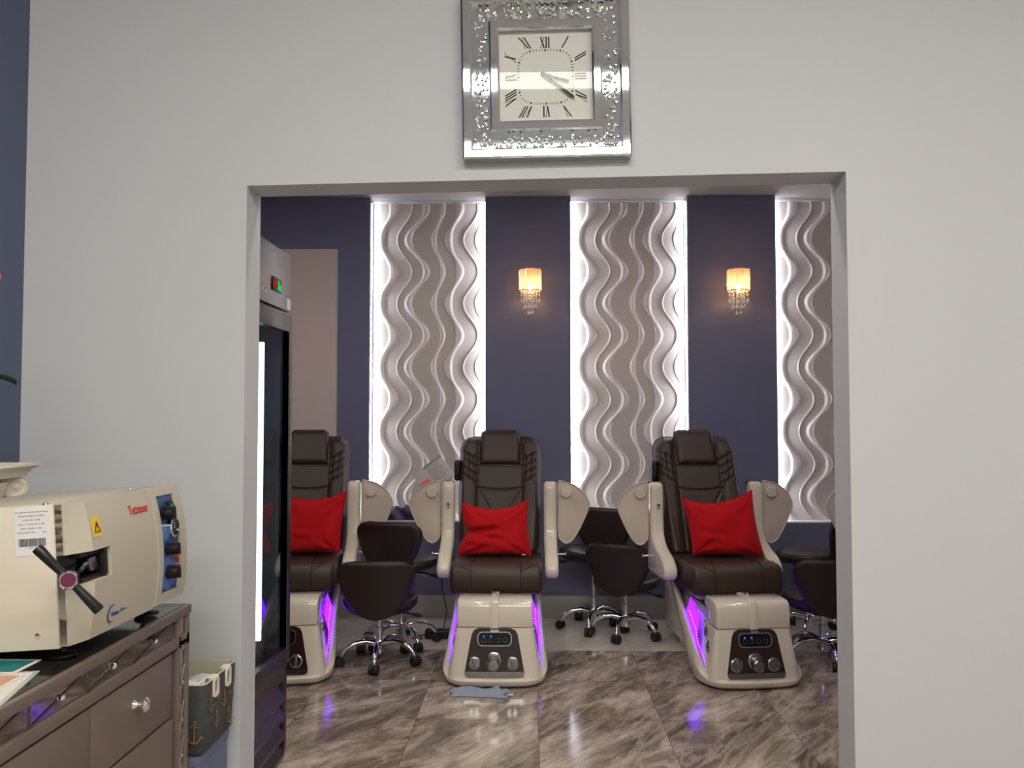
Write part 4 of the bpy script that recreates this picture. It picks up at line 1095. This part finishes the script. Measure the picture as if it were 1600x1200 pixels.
T = Matrix.Translation((-.645, 5.492, 1.105)) @ rot('X', -6) @ rot('Y', -38)
b = MB(); b.at(T, 0); b.box(-.115, .115, -.004, .004, -.085, .085, .001)
b.at(T, 1); b.box(-.112, -.040, -.0046, -.003, -.080, .005); b.ball((-.085, -.004, -.02), .03, 10, 8, sy=.04)
b.at(T, 3)
for k in range(9): b.box(-.02, .09-.012*(k % 3), -.0046, -.003, .055-.013*k, .058-.013*k)
b.at(T, 4); b.box(-.03, .114, -.0045, -.003, .066, .084)
mg = b.build('magazine', [M['newsprint'], M['petal'], M['white'], M['icon'], M['grey_print']], None)
tag(mg, 'tilted printed magazine tucked behind the left tray of the chair numbered 7', 'magazine')

b = MB(); rows = []
for k in range(15):
    row = []
    for i in range(29):
        u, v = i/28, k/14; a = PI*v
        x = -.15+.30*u; y = -.034*math.cos(a); z = .10*math.sin(a)*(1-.3*abs(2*u-1)**3)+.008*math.sin(17*u+7*v)*math.sin(a)+.008*math.sin(31*u-9*v)*math.sin(a)
        row.append((x, y+.008*math.sin(13*u+11*v), max(0.0, z)))
    rows.append(row)
b.grid(rows); b.grid([[(p[0], p[1], .0) for p in r] for r in rows])
o = b.build('satin_cloth', M['violet'], None, (-.965, 6.206, SILL+.0135), sharp=0); tag(o, 'crumpled dark violet satin cloth on the ledge below the left wave panel', 'cloth')

b = MB(); b.tube([(-.66, 5.90, .72), (-.665, 6.10, .66), (-.66, 6.13, .45), (-.65, 6.10, .22), (-.60, 5.95, .10), (-.60, 5.72, .03), (-.60, 5.625, .03)], .0045, 8)
b.build('power_cable', M['black'], None); bpy.data.objects['power_cable']; tag(bpy.data.objects['power_cable'], 'thin black cable hanging down the navy wall left of the chair numbered 7', 'cable')
b = MB(); b.box(-.085, .085, -.04, .04, 0, .055, .008, 2); ad = b.build('power_adapter', M['black'], None, (-.625, 5.60, 0)); tag(ad, 'black power adapter on the floor beside the chair numbered 7', 'adapter')
b = MB(); b.tube([(-.08, .0, .02), (-.13, .02, .006), (-.17, -.03, .006), (-.14, -.07, .006), (-.10, -.05, .006), (-.12, .0, .012), (-.16, .03, .006)], .004, 8); b.build('cord', M['black'], ad)

# ------------------------------------------------------------------ ceiling lamps
def tube_light(y, w, label):
    root = empty('ceiling_light', (.50, y, CZF))
    b = MB()
    for x0, x1, y0, y1 in ((-2.0, 2.0, -w/2-.03, -w/2), (-2.0, 2.0, w/2, w/2+.03), (-2.03, -2.0, -w/2-.03, w/2+.03), (2.0, 2.03, -w/2-.03, w/2+.03)): b.box(x0, x1, y0, y1, -.06, 0)
    b.build('housing', M['trimwhite'], root)
    MB().box(-2.0, 2.0, -w/2, w/2, -.05, -.01).build('diffuser', M['tube'], root); tag(root, label, 'ceiling light', 'front room ceiling lights')
tube_light(-.08, .30, 'long ceiling light just behind the viewer'); tube_light(-1.50, .30, 'long ceiling light farther behind the viewer')
for x in (-2.1, -0.75, 0.6, 1.95):
    for y in (3.2, 4.25):
        root = empty('downlight', (x, y, CZ)); b = MB(); cr_ = lambda r, z: [(r*math.cos(2*PI*i/28), r*math.sin(2*PI*i/28), z) for i in range(28)]
        b.loft([cr_(.07, -.001), cr_(.072, -.010), (cr_(.09, -.010)), cr_(.097, -.001)], cap0=False, cap1=False); b.build('trim_ring', M['trimwhite'], root)
        MB().lathe([(.07, -.007), (.07, -.002), (.001, -.002)], seg=24).build('lamp_disc', M['down'], root); tag(root, 'round recessed downlight in the back room ceiling', 'ceiling light', 'back room downlights')
